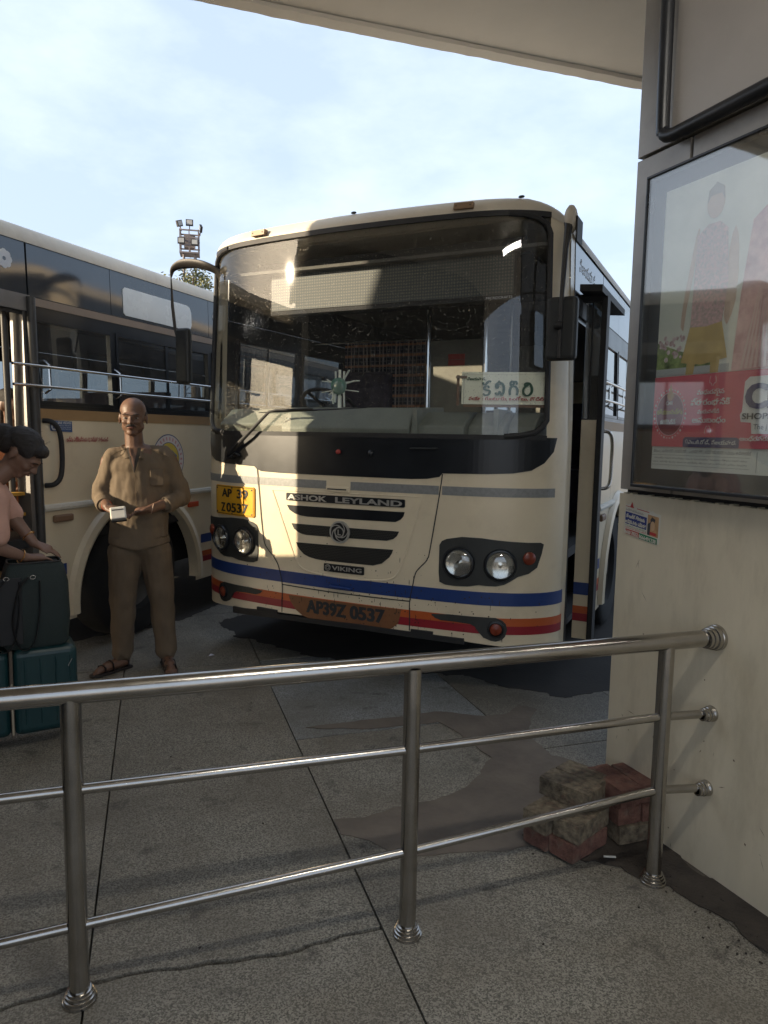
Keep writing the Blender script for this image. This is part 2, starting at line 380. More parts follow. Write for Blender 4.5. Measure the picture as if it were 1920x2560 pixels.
def rect(u0, u1, v0, v1, lo=None, hi=None, g=.0035):
    a = [(u0 + g, v0 + g), (u1 - g, v0 + g)] if lo is None else [(min(max(u, u0 + g), u1 - g), v + .011 + .006 * mnoise.noise((u * 28, 0, 0))) for u, v in lo if u0 - .05 <= u <= u1 + .05]
    b = [(u1 - g, v1 - g), (u0 + g, v1 - g)] if hi is None else [(min(max(u, u0 + g), u1 - g), v - .010 + .006 * mnoise.noise((u * 33, 4, 0))) for u, v in hi if u0 - .05 <= u <= u1 + .05][::-1]
    return a + b
us = [-9.2 + .89 * i for i in range(10)] + [-.213, .683, 1.80, 2.69, 3.58, 4.47, 5.36]
us[9] = -1.10
for i in range(len(us) - 1):
    u0, u1 = us[i], us[i + 1]
    if u1 < -1.0 or u0 > 1.7:
        v = -4.6 + random.random() * 1.2; vs_ = [v]
        while vs_[-1] < 14: vs_.append(vs_[-1] + random.choice((1.2, 1.5, 1.8)))
    elif abs(u0 + 1.10) < .01: vs_ = [-4, -2.2, .3, 'c', 3.62, 4.95, 6.6, 8.4, 10, 12]
    elif abs(u0 + .213) < .01: vs_ = [-4.3, -2.5, -.3, 'c', 4.9, 6.3, 8.1, 10.2, 12]
    else: vs_ = [-4, -2.3, -.6, 1.0, 2.62, 3.54, 4.9, 6.4, 8.2, 10, 12]
    for k in range(len(vs_) - 1):
        a, b = vs_[k], vs_[k + 1]
        cc = uv((u0 + u1) / 2, ((a if a != 'c' else 2.0) + (b if b != 'c' else 2.0)) / 2)
        mat = m_gran2 if (u0 > .6 and u0 < 1.0 and a == 3.54) else m_gran
        slab(rect(u0, u1, a if a != 'c' else 2.05, b if b != 'c' else 2.05, CRK if a == 'c' else None, CRK if b == 'c' else None), mat, random.uniform(-.0012, .0012))
# smooth cement repair and black dirt along the foot of the wall
def sheet(name, pts, mat, z, th=.004, jit=.012, kind='structure', label=None):
    P = []
    n = len(pts)
    for i in range(n):
        a = Vector(pts[i] + (0,)); b = Vector(pts[(i + 1) % n] + (0,)); k = max(1, int((b - a).length / .03))
        for j in range(k):
            p = a.lerp(b, j / k); w = mnoise.noise_vector(p * 9) * jit + mnoise.noise_vector(p * 45) * jit * .35
            P.append((p.x + w.x, p.y + w.y, z))
    bm = bmesh.new(); f = bm.faces.new([bm.verts.new(p) for p in P])
    r_ = bmesh.ops.extrude_face_region(bm, geom=[f]); bmesh.ops.translate(bm, verts=[e for e in r_['geom'] if isinstance(e, bmesh.types.BMVert)], vec=(0, 0, -th))
    bmesh.ops.triangulate(bm, faces=[x for x in bm.faces if len(x.verts) > 4]); bmesh.ops.recalc_face_normals(bm, faces=bm.faces)
    me = bpy.data.meshes.new(name); bm.to_mesh(me); bm.free()
    return obj(name, me, mat, None, kind=kind, label=label)
sheet('cement_patch', [(-.42, 3.72), (-.15, 3.83), (.12, 3.91), (.36, 3.99), (.6, 3.93), (.72, 3.97), (.83, 4.10), (.93, 4.05), (.84, 3.86), (.80, 3.7), (.86, 3.45), (1.05, 3.30), (1.12, 2.72), (.86, 2.66), (.60, 2.63), (.52, 2.62), (.43, 2.6), (.31, 2.58), (.18, 2.56), (.03, 2.59), (-.05, 2.66), (-.16, 2.69),
       (-.19, 2.8), (-.06, 2.81), (.06, 2.91), (.25, 2.98), (.36, 3.05), (.48, 3.23), (.55, 3.41), (.5, 3.54), (.39, 3.75), (.33, 3.83), (.21, 3.8), (.04, 3.75), (-.08, 3.72)], m_cement, .0042, .003, .02, label='smooth brown cement patch between the granite slabs')
sheet('dirt_strip', [(.66, 2.62), (.80, 2.53), (.93, 2.47), (1.04, 2.40), (1.16, 2.20), (1.27, 1.98), (1.44, 1.6), (1.64, 1.3), (1.5, 1.75), (1.32, 2.27), (1.14, 2.66), (1.00, 2.97), (.95, 2.88), (.78, 2.80), (.66, 2.72)], m_dirt, .0062, .003, .06, label='black dirt gathered along the foot of the cream wall')
OIL_SHADE1 = [(-1.39, 5.82), (-1.09, 5.4), (-0.76, 5.2), (-0.5, 5.0), (-0.15, 4.84), (0.13, 4.68), (0.55, 4.62), (0.84, 4.41), (1.14, 4.27), (1.43, 4.36), (2.2, 4.6), (6.2, 12.6), (2.3, 13.3)]
OIL_SHADE2 = [(-3.3, 3.9), (-2.75, 4.4), (-2.4, 5.16), (-2.31, 5.29), (-2.13, 5.49), (-1.86, 5.66), (-1.75, 5.88), (-1.63, 6.19), (.9, 13), (-1.6, 14), (-5.0, 4.6)]
m_oil_shade = M('oil_shade_ground', (.028, .025, .022), .85, var=.4, scale=2.5, space='World', bump=.2, bscale=40, dirt=.5, dcol=(.05, .044, .036))  # one dark tone for oil stains and the shade beneath the buses
sheet('oil_and_shade_ground', OIL_SHADE1, m_oil_shade, .0030, .002, .06, label='black sheet of oil stains and painted shade under the bus facing the camera')
sheet('oil_and_shade_ground', OIL_SHADE2, m_oil_shade, .0030, .002, .06, label='black sheet of oil stains and painted shade under the bus behind the man')
# crumbs, grit and dropped bits along joints: nobody could count them
gr = MB()
for i in range(230):
    if i < 150: t = random.random(); p = Vector((1.04 + .33 * t, 2.66 - .72 * t, 0)) + Vector((random.gauss(-.08, .07), random.gauss(-.03, .04), 0))
    elif i < 200: p = Vector((random.uniform(.58, 1.1), random.uniform(2.45, 2.75), 0))
    else: p = Vector((random.uniform(-1.4, 1.2), random.uniform(1.6, 4.5), 0))
    s_ = random.choice((.001, .0015, .002, .0035)); q = Matrix.Rotation(random.random() * 6, 4, 'Z'); q.translation = (p.x, p.y, (.0075 if i < 200 else .0025) + s_ * .3)
    gr.box(-s_, s_, -s_ * .7, s_ * .7, -s_ * .5, s_ * .5, q)
obj('grit', gr, m_dirt, kind='stuff', label='loose grit and crumbs scattered on the slabs and along the wall')
# ---------------------------------------------------------------- canopy and station
can = thing('canopy', 'pale concrete canopy soffit overhead with a chipped edge', 'canopy')
VC = 4.165; ZC = 3.9; UL = -5.6
mb = MB()
mb.poly([uv(UL, -1.9, ZC), uv(7, -1.9, ZC), uv(7, VC, ZC), uv(UL, VC, ZC)], (0, 0, .28))
obj('soffit', mb, m_conc, can)
mb = MB(); nseg = 300; pr_ = []
for i in range(nseg + 1):
    u = UL + (7 - UL) * i / nseg; j = abs(mnoise.noise((u * 6, 0, 0))) * .010 + max(0, mnoise.noise((u * 1.3, 5, 0)) - .3) * .03
    a = [uv(u, VC - .085 - .004 * mnoise.noise((u * 4, 9, 1)), ZC - .003), uv(u, VC - .080, ZC - .025 + j * .7), uv(u, VC + .004, ZC - .029 + j), uv(u, VC + .006, ZC - .003)]
    pr_.append(a)
for a, b in zip(pr_, pr_[1:]):
    mb.add(a + b, [(0, 1, 5, 4), (1, 2, 6, 5), (2, 3, 7, 6)])
obj('drip_edge', mb, m_conc, can)
hall = thing('station_hall', 'beige station wall with arched bays behind the platform', 'building')
for k in (-1, 1.11, 2.11):
    mb = MB(); mb.poly([uv(k * 3.6 - .45, -1.6, 0), uv(k * 3.6 + .45, -1.6, 0), uv(k * 3.6 + .45, -1.9, 0), uv(k * 3.6 - .45, -1.9, 0)], (0, 0, ZC - .01)); obj('pier', mb, M('dim_plaster', (.26, .24, .21), .8, space='World'), hall)
mb = MB(); mb.poly([uv(4.3, -1.75, 0), uv(8.5, -1.75, 0), uv(8.5, -2.0, 0), uv(4.3, -2.0, 0)], (0, 0, ZC - .02)); obj('unseen_dark_wall', mb, M('dim_plaster', (.26, .24, .21), .8, space='World'), hall)  # added out of view to darken the sky mirrored in the windscreen
mb = MB(); k = 1
c0 = k * 3.6 + 2.2; arc = [(c0 + 1.35 * math.cos(t), 2.6 + 1.0 * math.sin(t)) for t in [PI * i / 16 for i in range(17)]]
for (a, b) in zip(arc, arc[1:]):
    mb.poly([uv(a[0], -1.62, a[1]), uv(b[0], -1.62, b[1]), uv(b[0], -1.62, ZC - .005), uv(a[0], -1.62, ZC - .005)], (uv(0, -.25) - uv(0, 0)))
obj('arch', mb, M('dim_plaster', (.26, .24, .21), .8), hall)
# lit tube light on the soffit (seen mirrored in the windscreen)
for (u_, v_, lab) in ((.95, .35, 'lit ceiling light fixed under the canopy, mirrored in the windscreen'),):
    tl = thing('tube_light', lab, 'ceiling light', uv(u_, v_, ZC - .01), R(18))
    obj('housing', MB().box(-.62, .62, -.09, .09, -.06, 0), M('white_enamel', (.7, .7, .7), .4), tl, bevel=.01)
    obj('tube', MB().box(-.58, .58, -.06, .06, -.085, -.062), M('lit_tube', (.9, .95, 1), .4, emit=(1.0, .95, .86, 14)), tl, bevel=.01)
# ---------------------------------------------------------------- pillar wall (local: x along the wall to the right, y into it)
E0 = Vector((1.2067, 2.4921, 0)); WROT = math.atan2(-math.cos(R(-23.59)), -math.sin(R(-23.59)))
XL, XR = -.535, 2.3
def make_pillar(name, label, loc, rot, xr=XR, xl=XL):
    p = thing(name, label, 'pillar', loc, rot)
    obj('core', MB().box(xl + .012, xr - .01, .03, .86, 0, 3.89), m_joint, p)
    f = MB().box(xl, xr, 0, .04, 0, 1.375); f.box(xl, xl + .04, .0402, .88, 0, 1.375)
    # ragged upper lip of the lower cladding
    for i in range(26):
        x = xl + .01 + i * .035 + random.random() * .02
        f.box(x, x + random.uniform(.006, .02), .003, .036, 1.3748, 1.3748 + random.uniform(.001, .006))
    obj('cream_cladding', f, m_cream_wall, p, bevel=.0015)
    random.seed(21); sc2 = MB()
    for i in range(46):
        x = random.uniform(xl + .03, 1.0); z = random.uniform(.02, 1.34) if i % 2 else random.uniform(.02, .5); L_ = random.uniform(.004, .05) if i % 3 else random.uniform(.004, .012); a = random.gauss(-1.0, .9); w = random.uniform(.0006, .0016) if i % 3 else .004
        dx, dz = math.cos(a) * L_ / 2, math.sin(a) * L_ / 2; px_, pz_ = -math.sin(a) * w, math.cos(a) * w
        sc2.add([(x - dx, -.0008, z - dz), (x + px_, -.0008, z + pz_), (x + dx, -.0008, z + dz), (x - px_, -.0008, z - pz_)], [(0, 1, 2, 3)])
    obj('scuffs', sc2, M('scuff_brown', (.16, .12, .08), .8, var=.4), p, kind='stuff')
    for (a, b, z0, z1) in [(xl, -.262, 1.393, 2.705), (-.250, .95, 1.393, 1.428 + 1.277), (.962, xr, 1.393, 2.705), (xl, -.318, 2.717, 3.89), (-.306, xr, 2.717, 3.89)]:
        q = MB().box(a, b, 0, .03, z0, z1); 
        obj('cladding_panel', q, m_alu, p, bevel=.003)
    q = MB().box(xl, xl + .03, .0305, .86, 1.393, 2.705); obj('return_panel', q, m_alu, p, bevel=.002)
    q = MB().box(xl, xl + .03, .0305, .86, 2.717, 3.89); obj('return_panel', q, m_alu, p, bevel=.002)
    return p
pillar = make_pillar('pillar', 'cream and grey clad pillar carrying the advertising case, right of the bus', E0, WROT)
make_pillar('pillar', 'clad wall added out of view at the far left to block the sun', (-3.47, .54, 0), WROT, 2.6, -2.62)  # unseen wall, added to keep the sun off the railing and bus front
fw = lambda x, z, off=0.: (x, -off, z)
# black tube frame of the board above
sb = thing('overhead_board', 'pale blank board in a black tubular frame, above the advertising case', 'sign board', E0, WROT)
obj('board_face', MB().box(-.34, 1.7, -.02, -.006, 2.74, 3.86), m_alu2, sb)
obj('tube_frame', MB().tube(smoothcurve([(-.372, -.045, 3.86), (-.370, -.045, 3.3), (-.362, -.045, 2.80), (-.352, -.045, 2.742), (-.31, -.045, 2.722), (-.2, -.045, 2.722), (.6, -.045, 2.735), (1.7, -.045, 2.735)], 5), .025, 12), M('black_tube', (.02, .022, .027), .35, var=.3, dirt=.3, dcol=(.09, .085, .08)), sb, smooth=True)
# ---------------------------------------------------------------- advertising case
pc = thing('advertising_case', 'black framed glass case with a red and white clothes shop poster', 'poster case', E0, WROT)
x0, x1, z0, z1 = -.412, .66, 1.412, 2.600
fr_ = MB()
for (a, b, c, d) in [(x0, x1, z0, z0 + .012), (x0, x1, z1 - .010, z1), (x0, x0 + .008, z0 + .0122, z1 - .0102), (x1 - .008, x1, z0 + .0122, z1 - .0102)]: fr_.box(a, b, -.062, -.001, c, d)
obj('frame', fr_, m_black, pc, bevel=.002)
obj('backing', MB().box(x0 + .009, x1 - .009, -.020, -.002, z0 + .0125, z1 - .0105), M('navy_margin', (.018, .024, .034), .45, var=.3), pc)
px0, px1, pz0, pz1 = -.346, .585, 1.488, 2.532
def flat(pts, off, mat, name='print', smooth=0, par=pc):
    P = smoothcurve([(x, z, 0) for x, z in pts + [pts[0]]], smooth)[:-1] if smooth else [(x, z, 0) for x, z in pts]
    bm = bmesh.new(); bm.faces.new([bm.verts.new((p[0], -off, p[1])) for p in P]); bmesh.ops.triangulate(bm, faces=bm.faces)
    me = bpy.data.meshes.new(name); bm.to_mesh(me); bm.free(); return obj(name, me, mat, par)
def rc(a, b, c, d): return [(a, c), (b, c), (b, d), (a, d)]
def ellp(cx, cz, rx, rz, n=28): return [(cx + rx * math.cos(2 * PI * i / n), cz + rz * math.sin(2 * PI * i / n)) for i in range(n)]
pm = lambda n, c, **k: M('print_' + n, c, .6, var=k.pop('var', .05), scale=k.pop('scale', 8), **k)
B0 = .0205
flat(rc(px0, px1, pz0, pz1), B0, pm('white', (.84, .84, .79)), 'poster_sheet')
flat(rc(px0, px1, 1.84, pz1 - .002), B0 + .0007, pm('garden', (.74, .76, .68), var=.12, scale=4, col2=(.84, .83, .76)), 'poster_photo')
flat([(px0, 1.84), (-.06, 1.84), (-.06, 1.885), (-.14, 1.90), (-.25, 1.935), (px0, 1.97)], B0 + .0014, pm('leaves', (.13, .22, .07), var=.6, scale=30, col2=(.30, .38, .14)), 'poster_photo')
flat(rc(px0, -.01, 1.84, 1.868), B0 + .0018, pm('path', (.50, .52, .52)), 'poster_photo')
random.seed(3)
fl = MB()
for i in range(26):
    cx = random.uniform(-.335, -.215); cz = 1.90 + random.random() * .085; r_ = random.uniform(.006, .011)
    fl.add([(p[0], -(B0 + .0021 + i * .00002), p[1]) for p in ellp(cx, cz, r_, r_, 8)], [tuple(range(8))])
obj('flowers', fl, pm('flower', (.62, .20, .26), var=.6, scale=40, col2=(.75, .6, .6)), pc)
skin_p = pm('skin', (.66, .48, .38), var=.12, scale=20); och = pm('ochre', (.62, .44, .16), var=.2, scale=14); 
flat([(-.20, 1.84), (-.165, 1.84), (-.155, 1.90), (-.195, 1.90)], B0 + .0025, och, 'figure_print'); flat([(-.09, 1.84), (-.055, 1.84), (-.05, 1.90), (-.09, 1.90)], B0 + .0025, och, 'figure_print')
flat([(-.222, 2.0), (-.236, 2.02), (-.230, 2.10), (-.212, 2.2), (-.188, 2.33), (-.172, 2.35), (-.19, 2.2), (-.213, 2.08)], B0 + .0028, skin_p, 'figure_print', 2)
flat([(-.03, 2.0), (-.045, 2.03), (-.035, 2.12), (-.04, 2.25), (-.02, 2.33), (.0, 2.25), (.0, 2.08)], B0 + .0028, skin_p, 'figure_print', 2)
flat([(-.225, 1.885), (-.13, 1.872), (-.02, 1.888), (-.045, 1.99), (-.06, 2.05), (-.18, 2.05), (-.195, 1.99)], B0 + .0032, och, 'figure_print')
flat([(-.19, 2.01), (-.12, 2.005), (-.05, 2.015), (-.035, 2.15), (-.05, 2.33), (-.085, 2.36), (-.135, 2.36), (-.18, 2.33), (-.185, 2.15)], B0 + .0036, pm('floral', (.56, .52, .48), var=.35, scale=90, col2=(.72, .42, .42)), 'figure_print')
flat(ellp(-.108, 2.43, .038, .055), B0 + .0036, skin_p, 'figure_print'); flat([(-.146, 2.43), (-.14, 2.475), (-.108, 2.497), (-.075, 2.475), (-.07, 2.43), (-.085, 2.455), (-.13, 2.455)], B0 + .004, pm('hair', (.36, .31, .27), var=.2), 'figure_print')
flat([(.0, 1.84), (.02, 2.1), (.05, 2.33), (.12, 2.38), (.21, 2.38), (.27, 2.3), (.30, 2.05), (.34, 1.84)], B0 + .003, pm('sari', (.68, .30, .32), var=.3, scale=16, col2=(.76, .50, .48)), 'figure_print')
for k in range(7): flat([(.035 + k * .018, 1.845), (.045 + k * .018, 1.845), (.10 + k * .006, 2.14), (.098 + k * .006, 2.14)], B0 + .0034 + k * 1e-5, pm('pleat', (.72, .52, .48)), 'figure_print')
flat(ellp(.165, 2.44, .036, .052), B0 + .0036, skin_p, 'figure_print'); flat([(.12, 2.40), (.125, 2.47), (.165, 2.50), (.205, 2.47), (.21, 2.40), (.195, 2.455), (.135, 2.455)], B0 + .004, pm('hair', (.36, .31, .27), var=.2), 'figure_print')
red = pm('red', (.72, .09, .15), var=.14, scale=4, col2=(.74, .13, .17))
flat(rc(px0, px1, 1.575, 1.838), B0 + .0045, red, 'poster_band')
wht = pm('lettering', (.82, .80, .76)); nav = pm('navy', (.06, .05, .16)); yel = pm('yellow', (.62, .52, .06)); gold = pm('gold', (.50, .25, .05)); blk = pm('black', (.04, .04, .05))
T = lambda s, x, z, w, mat=wht, h=None, o=.0055, b=0., d=0.: text_on('poster_lettering', s, fw, mat, pc, x, z, w, h, b, B0 + o, double=d)
def ring(cx, cz, rx, rz, t, off, mat, n=36):
    m_ = MB()
    for i in range(n):
        a, b = 2 * PI * i / n, 2 * PI * (i + 1) / n
        m_.add([(cx + (rx + s_) * math.cos(q), -off, cz + (rz + s_) * math.sin(q)) for q, s_ in ((a, 0), (b, 0), (b, t), (a, t))], [(0, 1, 2, 3)])
    return obj('poster_emblem', m_, mat, pc)
flat(ellp(-.262, 1.698, .066, .080), B0 + .0049, pm('deep_red', (.26, .03, .05)), 'poster_emblem')
ring(-.262, 1.698, .066, .080, .0015, B0 + .0053, wht); 
lace = MB()
for i in range(34):
    t = 2 * PI * i / 34; cx = -.262 + .0765 * math.cos(t); cz = 1.698 + .091 * math.sin(t); r_ = .0045 if i % 3 == 0 else .0028
    lace.add([(p[0], -(B0 + .0053), p[1]) for p in ellp(cx, cz, r_, r_ * 1.2, 6)], [tuple(range(6))])
obj('poster_emblem', lace, wht, pc)
flat(ellp(-.262, 1.766, .016, .019), B0 + .0057, gold, 'poster_emblem'); flat([(-.27, 1.785), (-.254, 1.785), (-.262, 1.812)], B0 + .0057, gold, 'poster_emblem')
T('CMR', -.282, 1.732, .036, h=.014, b=.01); T('కళ్యాణమస్తు', -.322, 1.697, .122, yel, h=.017, d=.001); T('కలెక్షన్స్', -.305, 1.660, .078, h=.016, d=.0008)
T('మధురమైన', -.135, 1.765, .118, h=.017, d=.0007); T('ప్రారంభానికి', -.160, 1.727, .17, h=.021, d=.001); T('మరువలేని', -.128, 1.697, .095, h=.014, d=.0005); T('అనుబంధం', -.150, 1.664, .145, h=.021, d=.001)
for (cx, cz, s_) in ((-.07, 1.805, 1), (-.08, 1.640, -1)):
    q = MB()
    for k in (-1, 1):
        pts = [(cx + k * (.002 + .012 * math.sin(t * .9)), -(B0 + .0056), cz + s_ * (-.012 + .011 * t) + .004 * math.sin(3 * t)) for t in [i * .25 for i in range(12)]]
        q.tube(pts, .0009, 4)
    obj('poster_ornament', q, wht, pc)
flat([(-.19, 1.5755), (.055, 1.5755), (.055, 1.604), (.046, 1.612), (-.181, 1.612), (-.19, 1.604)], B0 + .005, nav, 'poster_tab')
ring(-.172, 1.596, .004, .006, .0015, B0 + .006, wht, 14); T('ఎం.జి.రోడ్, విజయవాడ', -.162, 1.587, .205, h=.014, d=.0005)
flat([(.058, 1.70), (.062, 1.80), (.08, 1.815), (.34, 1.815), (.34, 1.70), (.36, 1.695), (.36, 1.655), (.28, 1.65), (.28, 1.625), (.10, 1.625), (.098, 1.662), (.056, 1.665), (.05, 1.69)], B0 + .005, wht, 'poster_logo')
T('CMR', .072, 1.712, .25, nav, h=.078, b=.03, d=.004); T('SHOPPING MALL', .062, 1.674, .29, blk, h=.020, b=.01, d=.0008); T('The j', .108, 1.640, .05, blk, h=.017)
T('ఆంధ్రప్రదేశ్', .058, 1.602, .14, h=.014, d=.0004)
T('చీరలు | చుడీదార్స్ | మెన్స్ వేర్ | ఉమెన్స్ వేర్ | కిడ్స్ రెడీమేడ్స్ మరియు కాస్మెటిక్స్', -.335, 1.553, .44, blk, h=.010, o=.0012)
T('• విశాఖపట్నం • గాజువాక • కోహినూర్పట్నం • గుంటూరు • రాజమహేంద్రవరం • విజయనగరం • శ్రీకాకుళం • తిరుపతి • కాకినాడ', -.33, 1.529, .42, blk, h=.0055, o=.0012)
T('• ఏలూరు • అనకాపల్లి • భీమవరం • అమలాపురం • నరసన్నపేట • కర్నూలు • ఒంగోలు • కొత్తగూడెం • ఖమ్మం • విజయవాడ', -.34, 1.515, .43, blk, h=.0055, o=.0012)
lines = MB(); 
for zz in (1.543, 1.505): lines.box(px0 + .005, .10, -(B0 + .0016), -(B0 + .0012), zz, zz + .0008)
lines.box(.125, .1262, -(B0 + .0016), -(B0 + .0012), 1.495, 1.565); obj('poster_rules', lines, blk, pc)
obj('glass_pane', MB().box(x0 + .009, x1 - .009, -.056, -.052, z0 + .0125, z1 - .0105), glass_mat('case_glass', (.93, .95, .94), .03, .022, .05, (.75, .72, .66), .06, 220), pc)
# ---------------------------------------------------------------- torn flyer
fy = thing('flyer', 'torn paper flyer with blue heading and phone numbers, pasted low on the cream cladding', 'flyer', E0, WROT)
def ff(pts, off, mat, name='flyer_print'): return flat(pts, off, mat, name, par=fy)
pw = M('paper', (.62, .60, .52), .8, var=.08)
top = [(-.495 + .196 * i / 22, 1.333 - .028 * i / 22 + random.uniform(-.006, .010) * (1 if i % 2 else .2)) for i in range(23)]
ff([(-.497, 1.213), (-.47, 1.206), (-.315, 1.183), (-.303, 1.190), (-.299, 1.20)] + top[::-1], .0012, pw, 'paper')
sk = -.12   # the flyer hangs slightly askew
fs = lambda x, z: (x, z + (x + .497) * sk)
def q4(a, b, c, d): return [fs(a, c), fs(b, c), fs(b, d), fs(a, d)]
ff(q4(-.493, -.372, 1.253, 1.303), .002, M('flyer_blue', (.02, .035, .20), .6)); ff(q4(-.489, -.411, 1.211, 1.232), .002, M('flyer_red', (.45, .04, .04), .6)); ff(q4(-.411, -.312, 1.209, 1.232), .0021, M('flyer_green', (.01, .20, .09), .6))
ff(q4(-.493, -.445, 1.3245, 1.327), .002, M('flyer_red', (.45, .04, .04), .6)); ff([fs(-.468, 1.327), fs(-.448, 1.327), fs(-.458, 1.349)], .002, M('flyer_red', (.45, .04, .04), .6)); ff(q4(-.43, -.36, 1.325, 1.328), .002, M('flyer_red', (.45, .04, .04), .6))
ff(q4(-.367, -.308, 1.236, 1.318), .0019, M('flyer_photo', (.45, .27, .13), .6, var=.4, scale=25)); ff([fs(-.352, 1.30), fs(-.343, 1.312), fs(-.325, 1.305), (fs(-.33, 1.29)), fs(-.35, 1.285)], .0025, blk); ff([fs(-.366, 1.237), fs(-.352, 1.237), fs(-.35, 1.29), fs(-.366, 1.28)], .0024, blk)
ff([fs(p[0], p[1]) for p in ellp(-.338, 1.277, .012, .019, 16)], .0027, M('flyer_face', (.55, .37, .22), .6)); ff(q4(-.352, -.318, 1.240, 1.252), .0027, M('flyer_red', (.45, .04, .04), .6))
ftx = lambda s, x, z, w, m_, h, d=0.: text_on('flyer_lettering', s, lambda a, b, o: (fs(a, b)[0], -o, fs(a, b)[1]), m_, fy, x, z, w, h, 0, .0022, double=d)
ftx('మీ ఇంట్లో త్రాగుటకు', -.486, 1.281, .105, pw, .014, .0012); ftx('బానిసైన వారు ఉన్నారా?', -.490, 1.258, .115, pw, .014, .0012)
ftx('6660 70552,', -.486, 1.2135, .074, pw, .0155, .0008); ftx('9666491238', -.409, 1.2115, .092, pw, .0155, .0008)
ftx('పూర్తిగా మానిపించబడును', -.49, 1.309, .10, blk, .008); ftx('తాగే అలవాటు మాన్పిస్తాం', -.49, 1.244, .12, M('flyer_green', (.01, .2, .09), .6), .006); ftx('నమ్మకమైన వైద్యం ఇక్కడే', -.49, 1.236, .118, M('flyer_red', (.45, .04, .04), .6), .006)

# ---------------------------------------------------------------- stainless railing
rl = thing('railing', 'polished stainless steel railing with three rails fixed to the cream pillar', 'railing')
RP = [Vector((-.8336, 1.8392, 0)), Vector((.0981, 2.1281, 0)), Vector((1.0012, 2.4264, 0))]
rd_ = (RP[2] - RP[0]).normalized(); PL = RP[0] - rd_ * 1.0
ZT, ZM = .897, .624; ZL = [.227, .286, .351]
def at(p, z): return Vector((p.x, p.y, z))
obj('handrail', MB().tube([at(PL - rd_ * .4, ZT)] + [at(PL.lerp(E0 - rd_ * .01, i / 10), ZT) for i in range(11)], .0300, 24), m_steel, rl, smooth=True)
chain = [PL] + RP + [E0]; zl = [.165] + ZL + [.329]; zm = [ZM] * 4 + [.613]
for a, b, za, zb, ma, mb_ in zip(chain, chain[1:], zl, zl[1:], zm, zm[1:]):
    obj('rail', MB().tube([at(a, ma), at(b, mb_)], .0150, 16), m_steel, rl, smooth=True)
    obj('rail', MB().tube([at(a, za), at(b, zb)], .0150, 16), m_steel, rl, smooth=True)
FL = [(.026, .060), (.030, .060), (.034, .058), (.0345, .046), (.038, .044), (.0385, .030), (.0425, .028), (.0435, .014), (.046, .012), (.047, .0), (.03, .0)]
for p in [PL] + RP:
    po = obj('post', MB().lathe([(.0272, .003), (.0272, ZT - .01)], 24, Matrix.Translation((p.x, p.y, 0))), m_steel, rl, smooth=True)
    obj('base_collar', MB().lathe([(r, z * .62 + .002) for r, z in FL], 28, Matrix.Translation((p.x, p.y, 0))), m_steel, po, smooth=True)
wn_ = Vector((-.916, -.400, 0))
for z, s_, dx in ((ZT, 1., 0), (.613, .62, 0), (.329, .62, 0)):
    q = wn_.to_track_quat('Z', 'Y').to_matrix().to_4x4(); q.translation = at(E0 + wn_ * .001, z)
    obj('wall_collar', MB().lathe([((r if s_ == 1 else (.0145 if r == .026 else r * s_)), h_ * 1.05 * (1 if s_ == 1 else .8)) for r, h_ in FL], 28, q), m_steel, rl, smooth=True)

# ---------------------------------------------------------------- old bricks
def brick_mat():
    m = M('old_brick', (.14, .058, .045), .9, var=.35, scale=26, bump=1.0, bscale=110, dirt=1.0, dcol=(.16, .135, .10), col2=(.17, .085, .062)); return m
m_brick = brick_mat()
m_brick2 = M('mortared_brick', (.115, .09, .062), .95, var=.5, scale=34, bump=1.0, bscale=120, dirt=.75, dcol=(.15, .058, .04), col2=(.19, .155, .105))
def brick(cx, cy, az, zb, L=.225, W=.108, H=.073, mat=m_brick, label='', seed=0, tilt=0.):
    bm = bmesh.new(); bmesh.ops.create_cube(bm, size=1)
    bmesh.ops.subdivide_edges(bm, edges=bm.edges, cuts=9, use_grid_fill=True)
    for v in bm.verts:
        p = Vector((v.co.x * L, v.co.y * W, v.co.z * H)); e = sum(abs(c) > .46 for c in v.co)
        n_ = mnoise.noise(p * 16 + Vector((seed * 3.1, 0, 0))); n2 = mnoise.noise(p * 60 + Vector((0, seed, 0)))
        k = 1 - (.035 * max(0, n_) * (e >= 2)) - (.10 * max(0, n_ - .22) * (e >= 2)) - .012 * (e == 3)
        v.co = p * k + p.normalized() * (.0022 * n2)
        if v.co.z < -H / 2 + .002: v.co.z = -H / 2 + .0015 if zb > 0 else -H / 2
    me = bpy.data.meshes.new('brick'); bm.to_mesh(me); bm.free()
    me.polygons.foreach_set('use_smooth', [True] * len(me.polygons)); sharp(me, 32)
    o = obj('brick', me, mat, None, loc=(cx, cy, zb + H / 2), rot=(0, tilt, PI / 2 - R(az)))
    tag(o, label, 'brick', 'old bricks piled at the foot of the cream pillar'); return o
gz = .0115
def at2(c, az, a, b): d = Vector((math.sin(R(az)), math.cos(R(az)))); s_ = Vector((d.y, -d.x)); return c + d * a + s_ * b
c = Vector((.757, 2.640))
for (lab, az, a, b, zb, mt_, sd) in [
    ('red faced brick at the bottom front corner of the left brick pile', 50, .0, .035, gz, m_brick, 1),
    ('reddish brick at the bottom back of the left brick pile', 50, -.015, -.078, gz, m_brick, 2),
    ('mortar crusted brick in the middle course, front of the left pile', 46, .005, .040, gz + .075, m_brick2, 3),
    ('broken mortared brick sticking out of the middle course, back of the left pile', 47, -.03, -.075, gz + .075, m_brick2, 4)]:
    p = at2(c, az, a, b); brick(p.x, p.y, az, zb, mat=mt_, label=lab, seed=sd)
c = Vector((.80, 2.748))
